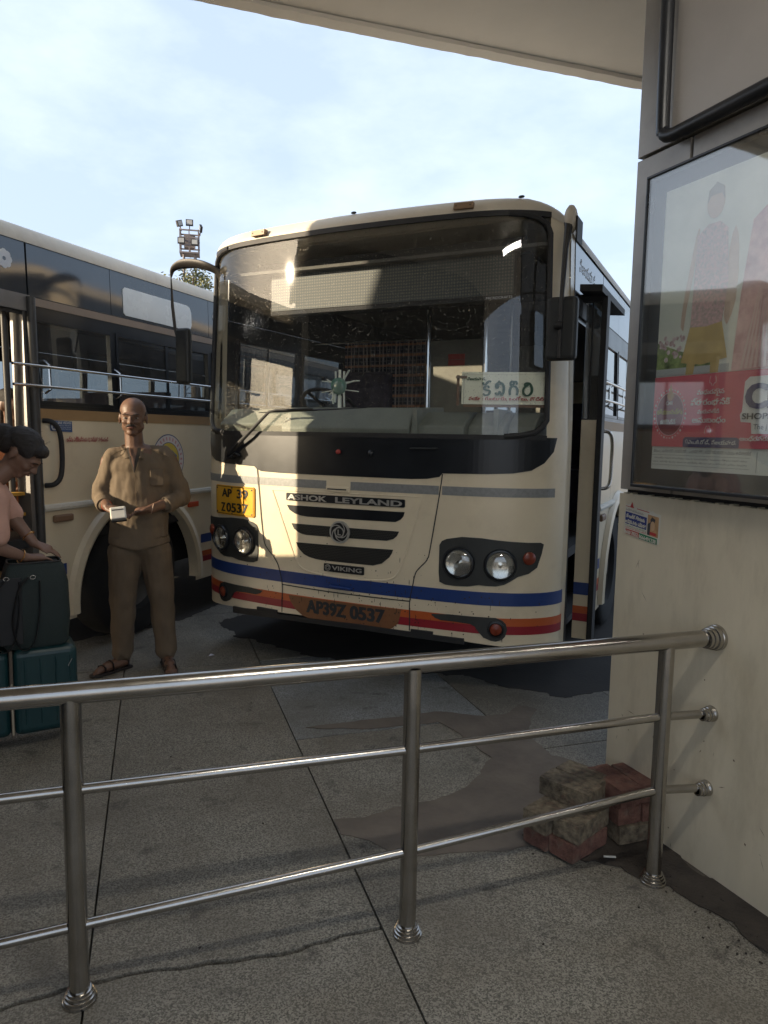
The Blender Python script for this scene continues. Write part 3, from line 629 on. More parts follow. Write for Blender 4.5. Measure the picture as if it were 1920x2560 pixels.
for (lab, az, a, b, zb, mt_, sd, L_) in [
    ('grey mortar topped brick on the very top of the left pile, nearest the railing', 134, .0, .048, gz + .150, m_brick2, 5, .22),
    ('mortar coated brick on the very top of the left pile, behind its twin', 137, -.006, -.064, gz + .150, m_brick2, 6, .20)]:
    p = at2(c, az, a, b); brick(p.x, p.y, az, zb, L=L_, mat=mt_, label=lab, seed=sd)
c = Vector((1.005, 2.775))
for (lab, az, a, b, zb, mt_, sd, L_) in [
    ('shaded brick at the bottom front of the right pile beside the railing post', 72, -.0, .065, gz, m_brick2, 7, .20),
    ('shaded brick at the bottom back of the right pile against the pillar', 72, .0, -.05, gz, m_brick2, 8, .20),
    ('dark red brick in the middle course, front of the right pile', 160, .0, -.058, gz + .075, m_brick, 9, .22),
    ('dark red brick in the middle course of the right pile, next to the pillar', 160, .0, .054, gz + .075, m_brick, 10, .21),
    ('red brick on top of the right pile, left of the railing post', 158, -.0, .055, gz + .150, m_brick, 11, .215),
    ('chipped red brick on top of the right pile, touching the pillar', 161, .005, -.056, gz + .150, m_brick, 12, .2)]:
    p = at2(c, az, a, b); brick(p.x, p.y, az, zb, L=L_, W=.105, mat=mt_, label=lab, seed=sd)
# litter
o = obj('cigarette_end', MB().tube([(.86, 2.55, .018), (.905, 2.545, .019)], .004, 8), pw, smooth=True); tag(o, 'white cigarette end lying between the two brick piles', 'cigarette end')
bm_ = MB(); bm_.add([(-.02, -.01, .004), (.015, -.014, .012), (.022, .012, .006), (-.012, .016, .014), (0, 0, .02)], [(0, 1, 4), (1, 2, 4), (2, 3, 4), (3, 0, 4)])
o = obj('paper_scrap', bm_, M('scrap', (.7, .7, .8), .7), loc=(-1.22, 4.95, .0)); tag(o, 'small crumpled white scrap on the slabs below the bus bumper', 'litter')
# ---------------------------------------------------------------- buses
XC, HW, XF = -.03, 1.305, .8
def Pf(xp):
    ax = abs(xp)
    if ax < XF: return .045 * (ax / XF) ** 2
    t = min((ax - XF) / (HW - XF), .9995)
    return .045 + .1125 * (ax - XF) + .30 * (1 - math.sqrt(1 - t * t))
sxf = lambda z: 1 - .03 * max(0, z - 1.6) / 1.3
lean = lambda z: .03 * max(0, z - 1.3)
YE = Pf(HW) ; YREAR = 10.6
def Wp(xp, yp, z): return Vector((XC + xp * sxf(z), yp + lean(z) * max(0, 1 - max(0, yp - .3) / .5), z))
def S(x, z, off=0.):
    xp = (x - XC) / sxf(z); xp = max(-HW * .999, min(HW * .999, xp)); d = (Pf(xp + 1e-3) - Pf(xp - 1e-3)) / 2e-3
    n = Vector((d, -1, 0)).normalized(); y = Pf(xp)
    return Wp(xp, y, z) + n * off
TH = [0, 8, 16, 24, 32, 40, 48, 55.3, 62, 70, 78, 84, 90]
def corner(t, s=1): r = R(t); return (s * (XF + (HW - XF) * math.sin(r)), .045 + .1125 * (HW - XF) * math.sin(r) + .30 * (1 - math.cos(r)))
FRONT = [corner(t, -1) for t in TH[::-1]] + [(XF * i / 8, Pf(XF * i / 8)) for i in range(-7, 8)] + [corner(t) for t in TH]
def patch(poly, off, th, dx=.03, fn=S):
    """plate with outline poly (x, z) laid on the curved front, standing proud by off, thick th"""
    xs = sorted(set([round(p[0], 4) for p in poly])); a, b = xs[0], xs[-1]
    k = max(1, int((b - a) / dx)); xs = sorted(set(xs + [round(a + (b - a) * i / k, 4) for i in range(k + 1)]))
    xx = [xs[0]]
    for x in xs[1:]:
        if x - xx[-1] > .0015: xx.append(x)
    if xx[-1] != b: xx[-1] = b
    mb = MB(); rows = []
    for x in xx:
        q = min(max(x, a + 2e-4), b - 2e-4); zs = []
        for (p, r) in zip(poly, poly[1:] + poly[:1]):
            if (p[0] <= q) != (r[0] <= q): zs.append(p[1] + (r[1] - p[1]) * (q - p[0]) / (r[0] - p[0]))
        if not zs: continue
        z0, z1 = min(zs), max(zs)
        if z1 - z0 < 4e-4: z1 = z0 + 4e-4
        rows.append([fn(x, z0, off - th), fn(x, z0, off), fn(x, (z0 + z1) / 2, off), fn(x, z1, off), fn(x, z1, off - th)])
    for r1, r2 in zip(rows, rows[1:]): mb.add(r1 + r2, [(i, i + 1, i + 6, i + 5) for i in range(4)])
    for r_ in (rows[0], rows[-1]): mb.add(r_, [(0, 1, 2, 3, 4)])
    return mb
def ribbon(pts, w, off, fn=S, n=5):
    P = smoothcurve([(x, z, 0) for x, z in pts], n) if len(pts) > 2 else [Vector((x, z, 0)) for x, z in pts]
    if len(pts) == 2: P = [P[0].lerp(P[1], i / 12) for i in range(13)]
    mb = MB(); L = []
    for i, p in enumerate(P):
        d = (P[min(i + 1, len(P) - 1)] - P[max(i - 1, 0)]).normalized(); q = Vector((-d.y, d.x, 0)) * w / 2
        L.append([fn((p + q).x, (p + q).y, off), fn((p - q).x, (p - q).y, off)])
    for a, b in zip(L, L[1:]): mb.add(a + b, [(0, 1, 3, 2)])
    return mb
def band(z0, z1, off, th, xr=(-9, 9), ymax=.5, sides=(1, 1)):
    """strip running round the front and on along the sides"""
    pts = [(x, y) for x, y in FRONT]
    mb = MB(); L = []
    for (x, y) in pts:
        if not (xr[0] <= x <= xr[1]): continue
        i = pts.index((x, y)); a = pts[max(i - 1, 0)]; b = pts[min(i + 1, len(pts) - 1)]
        t = Vector((b[0] - a[0], b[1] - a[1], 0)).normalized(); n = Vector((t.y, -t.x, 0))
        L.append([Wp(x, y, z0) + n * (off - th), Wp(x, y, z0) + n * off, Wp(x, y, z1) + n * off, Wp(x, y, z1) + n * (off - th)])
    for a, b in zip(L, L[1:]): mb.add(a + b, [(0, 1, 5, 4), (1, 2, 6, 5), (2, 3, 7, 6)])
    return mb
def sidefn(s):
    return lambda y, z, off=0.: Vector((XC + s * (HW * sxf(z) + off), y, z))
m_cream = M('bus_cream', (.68, .585, .42), .33, var=.06, scale=3, coat=.25, dirt=.42, dcol=(.34, .26, .16), bump=.02, bscale=8)
m_roofc = M('bus_roof_cream', (.56, .50, .40), .5, var=.1, scale=4, dirt=.5, dcol=(.25, .18, .12))
m_bblk = M('bus_black', (.010, .012, .015), .30, var=.3, scale=4, dirt=.2, dcol=(.03, .031, .03))
m_rub = M('black_rubber', (.014, .014, .015), .6, var=.3, dirt=.4, dcol=(.06, .055, .05))
m_blue = M('stripe_blue', (.012, .040, .17), .4, var=.08, scale=5, dirt=.2, dcol=(.02, .03, .06))
m_orng = M('stripe_orange', (.46, .095, .022), .4, var=.08, dirt=.2, dcol=(.2, .06, .03))
m_red = M('stripe_red', (.26, .012, .022), .4, var=.08, dirt=.2, dcol=(.1, .02, .02))
m_tan = M('stripe_tan', (.33, .20, .085), .5, var=.1, scale=6)
m_tape = M('reflective_tape', (.235, .24, .235), .45, metal=.15, var=.16, scale=60, dirt=.3, dcol=(.35, .35, .33))
m_dgrey = M('lamp_housing', (.030, .032, .030), .5, var=.2, scale=9, dirt=.4, dcol=(.07, .065, .055))
m_chrome = M('chrome', (.62, .62, .61), .14, metal=1, var=.1)
m_amber = M('amber_lens', (.20, .035, .015), .3, var=.2)
m_upper = M('tinted_panel', (.030, .038, .048), .07, var=.25, scale=2, dirt=.25, dcol=(.08, .08, .08), spec=.9)
m_sglass = glass_mat('side_glass', (.42, .46, .48), .03, .06, 0, (.5, .48, .44), .07)
m_wglass = glass_mat('windscreen_glass', (.93, .96, .97), .015, .018, .6, (.70, .66, .56), .005, 120)
m_int = M('bus_inside', (.10, .095, .085), .8, var=.3)
m_intd = M('bus_inside_dark', (.022, .022, .024), .8, var=.3)
m_seat = M('seat_cloth', (.06, .05, .07), .9, var=.4, scale=20)
m_dash = M('dash_grey', (.19, .20, .165), .55, var=.2, scale=4, dirt=.5, dcol=(.30, .29, .25))
m_tyre = M('tyre', (.02, .02, .02), .9, var=.3); m_rim = M('rim', (.09, .085, .075), .6, var=.3, dirt=.5)

seat_me = None
def seat(parent, x, y):
    global seat_me
    if seat_me is None:
        s_ = MB().box(-.42, .42, 0, .40, 1.22, 1.32).box(-.42, .42, .36, .45, 1.32, 1.92).box(-.36, .36, .05, .35, .94, 1.219)
        seat_me = mesh_from(s_, 'seat'); seat_me.materials.append(m_seat)
    o = bpy.data.objects.new('seat', seat_me); COL.objects.link(o); o.parent = parent; o.location = (x, y, 0); return o
AY, AZ_, AR = 2.47, .38, .70            # front wheel arch
def archz(y, c):
    d = AR ** 2 - (y - c) ** 2
    return AZ_ + math.sqrt(d) if d > 0 else 0
SEC = [(1.50, 2.20), (2.24, 3.43), (3.47, 4.66), (4.70, 5.89), (5.93, 7.12), (7.16, 8.35), (8.39, 9.58), (9.62, 10.4)]
def bus(name, label, loc, rz, door_open, main):
    b = thing(name, label, 'bus', loc, rz)
    body = MB()
    # front shell
    rows = [.41, .46, .55, .62, .70, .82, .95, 1.1, 1.25, 1.345, 1.45, 1.60]
    zb = lambda xp: .42 - .055 * min(1, abs(xp) / 1.2) ** 2
    for i in range(len(FRONT) - 1):
        a, c = FRONT[i], FRONT[i + 1]
        for r0, r1 in zip(rows, rows[1:]):
            za = zb(a[0]) if r0 == .41 else r0; zc = zb(c[0]) if r0 == .41 else r0
            body.add([Wp(*a, za), Wp(*c, zc), Wp(*c, r1), Wp(*a, r1)], [(0, 1, 2, 3)])
        if min(abs(a[0]), abs(c[0])) > 1.214:
            for r0, r1 in ((1.6, 2.2), (2.2, 2.84)): body.add([Wp(*a, r0), Wp(*c, r0), Wp(*c, r1), Wp(*a, r1)], [(0, 1, 2, 3)])
    # sides: lower panels with wheel arches
    for s in (-1, 1):
        f = sidefn(s); ys = [YE, .46]
        if s == 1: seg = [(YE, .50), (1.46, YREAR)]
        else: seg = [(YE, YREAR)]
        for (ya, yb) in seg:
            yy = sorted(set([ya, yb] + [round(ya + (yb - ya) * i / max(1, int((yb - ya) / .35)), 3) for i in range(max(1, int((yb - ya) / .35)) + 1)] + [c + AR * math.cos(PI * i / 20) for c in (AY, 8.3) for i in range(21) if ya < c + AR * math.cos(PI * i / 20) < yb]))
            for p, q in zip(yy, yy[1:]):
                def bot(y, m_=(p + q) / 2):
                    for c in (AY, 8.3):
                        if abs(m_ - c) < AR: return max(archz(y, c), .30)
                    return .30
                zt_ = 1.70
                body.add([f(p, bot(p)), f(q, bot(q)), f(q, 1.0 if bot(q) < 1.0 and bot(p) < 1.0 else 1.2), f(p, 1.0 if bot(q) < 1.0 and bot(p) < 1.0 else 1.2)], [(0, 1, 2, 3)])
                z_ = 1.0 if bot(q) < 1.0 and bot(p) < 1.0 else 1.2
                body.add([f(p, z_), f(q, z_), f(q, zt_), f(p, zt_)], [(0, 1, 2, 3)])
        body.add([f(YE, 1.7), f(.50, 1.7), f(.50, 2.80), f(YE, 2.84)], [(0, 1, 2, 3)])
    body.add([Wp(-HW, YREAR, .4), Wp(HW, YREAR, .4), Wp(HW, YREAR, 2.77), Wp(-HW, YREAR, 2.77)], [(0, 1, 2, 3)])
    ob = obj('body', body, m_cream, b, smooth=True)
    # roof
    full = [(-HW, YREAR)] + [(-HW, y) for y in (9, 7, 5, 3.5, 2, 1)] + FRONT + [(HW, y) for y in (1, 2, 3.5, 5, 7, 9)] + [(HW, YREAR)]
    nrm = []
    for i, p in enumerate(full):
        a = full[max(i - 1, 0)]; c = full[min(i + 1, len(full) - 1)]; t = Vector((c[0] - a[0], c[1] - a[1], 0)).normalized(); nrm.append(Vector((t.y, -t.x, 0)))
    rf = MB(); prof = [(.012, 2.752), (.012, 2.84), (.006, 2.872), (-.012, 2.905), (-.04, 2.93), (-.09, 2.95), (-.20, 2.962)]
    fprof = [(.004, 2.852)] + prof[2:]
    gridp = []
    for (p, n) in zip(full, nrm):
        dz_ = -.075 * max(0, min(1, (p[1] - .16) / .24))
        infront = p[1] < YE - .01
        row = [(Wp(p[0], p[1], z + (dz_ if z > 2.80 else 0)) + n * ins) for ins, z in ([(.004, 2.846), (.004, 2.852)] + prof[2:] if infront else prof)]
        gridp.append(row)
    for a, c in zip(gridp, gridp[1:]):
        for k in range(len(a) - 1): rf.add([a[k], c[k], c[k + 1], a[k + 1]], [(0, 1, 2, 3)])
    n_ = len(gridp)
    for i in range(n_ // 2):
        j = n_ - 1 - i
        if j - 1 > i + 0: rf.add([gridp[i][-1], gridp[i + 1][-1], gridp[j - 1][-1], gridp[j][-1]], [(0, 1, 2, 3)])
    obj('roof', rf, m_roofc, b, smooth=True)
    # windscreen
    wg = MB(); cols = [p for p in FRONT if abs(p[0]) <= 1.2155]
    zz = [1.60, 1.9, 2.2, 2.55, 2.853]
    gp = [[Wp(x, y, z) + Vector((0, .012, 0)) for z in zz] for x, y in cols]
    for a, c in zip(gp, gp[1:]):
        for k in range(len(a) - 1): wg.add([a[k], c[k], c[k + 1], a[k + 1]], [(0, 1, 2, 3)])
    obj('windscreen', wg, m_wglass, b, smooth=True)
    ga = MB()
    for z0, z1 in ((1.585, 1.612), (2.828, 2.858)): ga.add(*(lambda q: (q.v, q.f))(band(z0, z1, .006, .016, (-1.22, 1.22))))
    for s in (-1, 1):
        P = [Wp(*corner(55.3, s), z) for z in (1.70, 1.75, 2.2, 2.6, 2.74)]
        cb = [Wp(*corner(t, s), z) for t, z in ((24, 1.603), (36, 1.61), (46, 1.63), (52, 1.665))]; ct = [Wp(*corner(t, s), z) for t, z in ((52, 2.79), (44, 2.82), (34, 2.835), (24, 2.84))]
        ga.tube(cb + P + ct, .017, 8)
    obj('windscreen_gasket', ga, m_rub, b, smooth=True)
    # black band under the glass
    bb = [(-1.275, 1.600), (-1.27, 1.52), (-1.22, 1.44), (-1.13, 1.402), (-1.0, 1.388), (-.72, 1.378), (-.70, 1.362), (-.66, 1.348), (-.5, 1.343), (.44, 1.343), (.54, 1.348), (.615, 1.362), (.63, 1.383), (.9, 1.388), (1.03, 1.395), (1.12, 1.412), (1.18, 1.455), (1.22, 1.52), (1.232, 1.600)]
    obj('black_front_panel', patch(bb, .004, .006), m_bblk, b)
    # stripes
    for nm, m_, z0, z1 in (('blue_stripe', m_blue, .620, .698), ('orange_stripe', m_orng, .500, .547), ('red_stripe', m_red, .450, .4995)):
        o = obj(nm, band(z0, z1, .0022, .003), m_, b, smooth=True)
        for s in (-1, 1):
            q = MB(); f = sidefn(s)
            segs = [(1.48, 1.69)] if s == 1 else [(YE + .01, 1.69)]
            segs += [(3.25, 7.5), (9.1, YREAR)]
            for ya, yb in segs: q.add([f(ya, z0, .002), f(yb, z0, .002), f(yb, z1, .002), f(ya, z1, .002)], [(0, 1, 2, 3)])
            obj(nm, q, m_, b)
    for s in (-1, 1):
        f = sidefn(s); y0 = 1.46 if s == 1 else .55
        q = MB(); q.add([f(y0, 1.662, .003), f(YREAR, 1.662, .003), f(YREAR, 1.732, .003), f(y0, 1.732, .003)], [(0, 1, 2, 3)]); obj('tan_stripe', q, m_tan, b)
        rr_ = MB(); pts = [(0, 1.062), (.022, 1.068), (.026, 1.085), (.022, 1.104), (0, 1.110)]
        y1 = 1.50 if s == 1 else .6
        L = [[f(y, z, o_) for o_, z in pts] for y in (y1, YREAR)]
        rr_.add(L[0] + L[1], [(i, i + 1, i + 6, i + 5) for i in range(4)] + [(0, 1, 2, 3, 4), (5, 6, 7, 8, 9)]); obj('rub_rail', rr_, M('rail_white', (.62, .60, .53), .4), b)
        # arches + wheels
        for c in (AY, 8.3):
            ar = MB(); L = []
            for i in range(33):
                t = PI * (-.02 + 1.04 * i / 32); cy, cz = math.cos(t), math.sin(t)
                L.append([f(c + (AR + d) * cy, max(.30, AZ_ + (AR + d) * cz), o_) for d, o_ in ((-.01, -.06), (-.005, .03), (.02, .045), (.065, .035), (.085, .002))])
            for a, d in zip(L, L[1:]): ar.add(a + d, [(k, k + 1, k + 6, k + 5) for k in range(4)])
            obj('wheel_arch', ar, m_cream, b, smooth=True)
            wl = MB(); q = Matrix.Translation(f(c - .02, .50, -.30)) @ Matrix.Rotation(s * PI / 2, 4, 'Y')
            wl.lathe([(.28, .0), (.46, -.0), (.49, .02), (.50, .05), (.50, .22), (.49, .25), (.46, .27), (.30, .26), (.28, .22)], 36, q)
            wo = obj('wheel', wl, m_tyre, b, smooth=True)
            wr = MB(); wr.lathe([(.29, .23), (.27, .19), (.24, .10), (.12, .13), (.10, .22), (.08, .24), (.001, .245)], 28, q)
            for k in range(8): t = 2 * PI * k / 8; wr.tube([q @ Vector((.16 * math.cos(t), .16 * math.sin(t), .12)), q @ Vector((.16 * math.cos(t), .16 * math.sin(t), .16))], .014, 6)
            obj('rim', wr, m_rim, wo, smooth=True)
        # window line
        pil = MB()
        pil.add([f(.50 if s == -1 else 1.46, 1.732), f(YREAR, 1.732), f(YREAR, 1.760), f(.50 if s == -1 else 1.46, 1.760)], [(0, 1, 2, 3)])
        pil.add([f(.50, 2.305), f(YREAR, 2.305), f(YREAR, 2.43), f(.50, 2.43)], [(0, 1, 2, 3)])
        secs = SEC if s == 1 else [(.60, 1.44)] + SEC
        edges = [(1.46 if s == 1 else .50)] + [v for sec in secs for v in sec] + [YREAR]
        for k in range(0, len(edges), 2):
            pil.add([f(edges[k], 1.76), f(edges[k + 1], 1.76), f(edges[k + 1], 2.305), f(edges[k], 2.305)], [(0, 1, 2, 3)])
        obj('window_pillars', pil, m_bblk, b)
        for (ya, yb) in secs:
            fr = MB(); w = .022
            for (a, c, d, e) in ((ya, yb, 1.76, 1.76 + w), (ya, yb, 2.305 - w, 2.305), (ya, ya + w, 1.76 + w, 2.305 - w), (yb - w, yb, 1.76 + w, 2.305 - w)):
                fr.add([f(a, d, .006), f(c, d, .006), f(c, e, .006), f(a, e, .006), f(a, d, -.03), f(c, d, -.03), f(c, e, -.03), f(a, e, -.03)], [(0, 1, 2, 3), (4, 5, 6, 7), (0, 1, 5, 4), (2, 3, 7, 6), (1, 2, 6, 5), (0, 3, 7, 4)])
            wo = obj('window', fr, m_bblk, b)
            nz_ = 1 if yb - ya < .8 else 2
            for k in range(nz_):
                a = ya + w + (yb - ya - 2 * w) * k / nz_; c = ya + w + (yb - ya - 2 * w) * (k + 1) / nz_; of = -.008 - .010 * k
                obj('pane', MB().add([f(a, 1.782, of), f(c, 1.782, of), f(c, 2.283, of), f(a, 2.283, of)], [(0, 1, 2, 3)]), m_sglass, wo)
                if k: obj('sash', MB().add([f(a - .015, 1.782, 0), f(a + .018, 1.782, 0), f(a + .018, 2.283, 0), f(a - .015, 2.283, 0)], [(0, 1, 2, 3)]), m_bblk, wo)
        # tinted panels above the windows
        for (ya, yb) in [(.505, 1.455)] + [(e[0] - .03, e[1] + .005) for e in SEC[:-1]] + [(9.59, YREAR)]:
            obj('tinted_panel', MB().add([f(ya, 2.432, .004), f(yb, 2.432, .004), f(yb, 2.764, .004), f(ya, 2.752, .004), f(ya, 2.432, -.012), f(yb, 2.432, -.012), f(yb, 2.764, -.012), f(ya, 2.764, -.012)], [(0, 1, 2, 3), (0, 1, 5, 4), (2, 3, 7, 6), (1, 2, 6, 5), (0, 3, 7, 4)]), m_upper, b)
        bk = MB(); bk.add([f(.5, 2.43, -.013), f(YREAR, 2.43, -.013), f(YREAR, 2.77, -.013), f(.5, 2.77, -.013)], [(0, 1, 2, 3)]); obj('roof_side', bk, m_rub, b)
        # guard bars outside the windows
        if s == 1:
            for z in (1.995, 1.870):
                obj('guard_bar', MB().tube([f(1.54, z, .0)] + smoothcurve([f(1.545, z, .045), f(1.60, z, .062), f(5.9, z, .062), f(9.5, z, .062)], 3), .0095, 10), m_chrome, b, smooth=True)
            for y in (1.56, 2.22, 3.45, 4.68, 5.91, 7.14, 8.37):
                obj('bar_bracket', MB().tube([f(y, 2.04, .004), f(y, 2.01, .05), f(y, 1.855, .05), f(y, 1.83, .004)], .011, 6, sy=.5), m_chrome, b)
    # floor, ceiling, chassis, seats
    obj('floor', MB().box(-1.30, 1.24, .45, YREAR - .02, .84, .90), m_intd, b)
    und = MB().box(-1.0, .95, .55, YREAR - .1, .42, .839); obj('chassis', und, m_rub, b)
    obj('ceiling', MB().box(-1.22, 1.16, .34, YREAR - .02, 2.70, 2.72), m_int, b)
    for k in range(11):
        if k > 0: seat(b, .78, 1.75 + k * .76)
        seat(b, -.83, 1.9 + k * .76)
    # steps and doorway
    dj = MB()
    f = sidefn(1)
    dj.box(1.02, 1.262, .51, 1.45, .42, .46).box(.80, 1.02, .51, 1.45, .62, .66); obj('door_step', dj, m_tan if not main else m_rub, b)
    dp = MB(); 
    for ya, yb in ((.50, .545), (1.415, 1.462)):
        dp.add([f(ya, .33, .004), f(yb, .33, .004), f(yb, 2.43, .004), f(ya, 2.43, .004), f(ya, .33, -.10), f(yb, .33, -.10), f(yb, 2.43, -.10), f(ya, 2.43, -.10)], [(0, 1, 2, 3), (4, 5, 6, 7), (1, 2, 6, 5), (0, 3, 7, 4)])
    dp.box(1.17, 1.272, .5, 1.46, 2.33, 2.43)
    obj('door_frame', dp, m_rub if main else M('dull_metal', (.20, .19, .18), .4, metal=.5), b)
    hr = smoothcurve([f(1.53, 1.655, .0), f(1.56, 1.645, .05), f(1.60, 1.58, .065), f(1.615, 1.44, .065), f(1.60, 1.30, .065), f(1.56, 1.245, .05), f(1.53, 1.235, 0)], 5)
    obj('grab_handle', MB().tube(hr, .017 if not main else .014, 10), m_rub if not main else m_steel, b, smooth=True)
    obj('side_lamp', MB().box(1.276, 1.305, 1.575, 1.745, .985, 1.035), M('side_lamp_brown', (.20, .12, .07), .5), b, bevel=.012)
    obj('side_reflector', MB().box(1.276, 1.296, 3.06, 3.20, .955, 1.0), M('reflector_red', (.5, .07, .02), .3), b, bevel=.004)
    return b

BA = R(26.3)
bus1 = bus('bus', 'cream bus facing the camera with striped bumper, black grille slots and yellow number plate', (-.242, 4.403, 0), -BA, True, True)
BL = R(20.0)
bus2 = bus('bus', 'cream and blue bus seen from the side, parked behind the man in khaki', (-3.932, 3.612, 0), -BL, True, False)

# ---- front of the main bus
B = bus1
flip = lambda P: [(-.06 - x, z) for x, z in P]
HL = [(.626, .960), (.64, .985), (.668, .999), (.76, 1.017), (.874, 1.016), (.95, 1.008), (1.031, 1.001), (1.12, .996), (1.18, .995), (1.193, .985), (1.185, .93), (1.166, .850), (1.127, .815), (1.073, .796), (1.035, .768), (1.003, .748), (.959, .737), (.91, .737), (.866, .740), (.802, .727), (.72, .723), (.667, .726), (.632, .740), (.626, .80)]
FG = [(.585, .540), (.61, .518), (.647, .508), (.74, .508), (.825, .503), (.85, .49), (.868, .465), (.90, .429), (.94, .413), (.969, .410), (1.0, .419), (1.018, .44), (1.028, .48), (1.02, .515), (1.0, .536), (.965, .549), (.856, .549), (.689, .548)]
chr_l = M('lamp_reflector', (.75, .74, .70), .12, metal=1, var=.15, scale=30)
lens_g = glass_mat('lamp_glass', (.92, .93, .92), .05, .05, 0, (.7, .68, .6), .10)
def orient(x, z, off=0):
    p = S(x, z, off); n = (S(x, z, 1) - S(x, z, 0)).normalized(); q = n.to_track_quat('Z', 'Y').to_matrix().to_4x4(); q.translation = p; return q
for sgn, P, F_ in ((1, HL, FG), (-1, flip(HL), flip(FG))):
    X = (lambda x: x) if sgn == 1 else (lambda x: -.06 - x)
    h = obj('headlight_housing', patch(P, .006, .012, .02), m_dgrey, B)
    for cx in (.748, .979):
        q = orient(X(cx), .863, .004)
        obj('lamp_bezel', MB().lathe([(.094, .0), (.096, .014), (.090, .024), (.082, .026), (.078, .018), (.077, .004)], 32, q), m_bblk, h, smooth=True)
        bl = MB().lathe([(.077, .016), (.066, .012), (.045, .007), (.022, .004), (.001, .0035)], 32, q); bl.lathe([(.016, .004), (.015, .018), (.001, .021)], 14, q)
        hl = obj('headlight', bl, chr_l, B, smooth=True)
        obj('lens', MB().lathe([(.0775, .018), (.068, .026), (.045, .033), (.02, .036), (.001, .0365)], 32, q), lens_g, hl, smooth=True)
    q = orient(X(1.125), .905, .004); obj('indicator', MB().lathe([(.038, 0), (.038, .010), (.028, .018), (.001, .021)], 20, q), m_amber, B, smooth=True)
    fh = obj('fog_lamp_housing', patch(F_, .006, .012, .015), m_dgrey, B)
    q = orient(X(.967), .482, .004); obj('bezel', MB().lathe([(.050, 0), (.050, .010), (.040, .012), (.037, .004)], 22, q), m_bblk, fh, smooth=True)
    obj('fog_lamp', MB().lathe([(.036, .004), (.034, .012), (.02, .018), (.001, .02)], 20, q), m_amber, B, smooth=True)
# grilles
m_mesh = dot_mat('grille_mesh', (.038, .038, .035), (.004, .004, .004), 88, 88 * 1.1, .36, .55, True, .3)
G1 = [(-.442, 1.137), (-.42, 1.105), (-.377, 1.084), (-.33, 1.075), (-.278, 1.071), (.0, 1.074), (.345, 1.079), (.377, 1.095), (.395, 1.115), (.402, 1.142)]
G2 = [(-.404, 1.019), (-.385, .985), (-.347, .963), (-.32, .956), (-.287, .952), (.0, .955), (.289, .960), (.331, .973), (.355, .993), (.369, 1.022)]
G3 = [(-.367, .897), (-.355, .872), (-.336, .849), (-.305, .824), (-.267, .810), (-.21, .801), (-.142, .798), (.199, .799), (.258, .816), (.308, .859), (.324, .885), (.332, .908)]
obj('grille', patch(G1, .003, .004), m_bblk, B, label='solid black upper grille slot')
obj('grille', patch(G2, .003, .004), m_mesh, B); obj('grille', patch(G3, .003, .004), m_mesh, B)
# soft raised border round the grille panel, bonnet gaps
bd = MB()
P_ = smoothcurve([(-.564, 1.229, 0), (-.50, 1.08, 0), (-.445, .95, 0), (-.397, .835, 0), (-.36, .765, 0), (-.30, .722, 0), (-.20, .706, 0), (0, .700, 0), (.20, .706, 0), (.31, .722, 0), (.364, .765, 0), (.405, .86, 0), (.45, 1.021, 0), (.485, 1.15, 0), (.507, 1.239, 0)], 5)
bd.tube([S(p.x, p.y, -.001) for p in P_], .0065, 8)
bd.tube([S(-.564 + 1.071 * i / 16, 1.229 + .010 * i / 16, -.002) for i in range(17)], .0050, 8)
obj('grille_panel_edge', bd, m_cream, B, smooth=True)
gp_ = MB()
for pts in ([(-.694, 1.364), (-.684, 1.30), (-.677, 1.231), (-.650, .98), (-.628, .872), (-.60, .83), (-.553, .786), (-.52, .745), (-.500, .699), (-.478, .604), (-.479, .50), (-.480, .417)],
            [(.632, 1.38), (.618, 1.256), (.567, .92), (.555, .875), (.542, .851), (.491, .795), (.475, .755), (.466, .707), (.448, .602), (.449, .5), (.450, .42)], [(-.478, .605), (-.1, .600), (.2, .600), (.448, .602)]):
    q = ribbon(pts, .007, .0045); gp_.add(q.v, q.f)
obj('panel_gap', gp_, m_joint, B)
# tape
tp = [(-1.28, -.690), (-.674, -.140), (.036, .612), (.632, 1.235)]
for a, b_ in tp:
    n_ = 14; obj('reflective_tape', patch([(a, 1.257), (b_, 1.257), (b_, 1.309), (a, 1.309)], .0015, .002), m_tape, B)
hd = obj('bonnet_catch', patch([(-.136, 1.243), (.030, 1.243), (.030, 1.275), (-.136, 1.275)], .012, .012), m_cream, B, bevel=.003)
obj('slot', patch([(-.125, 1.254), (.012, 1.254), (.012, 1.262), (-.125, 1.262)], .0125, .001), m_joint, hd)
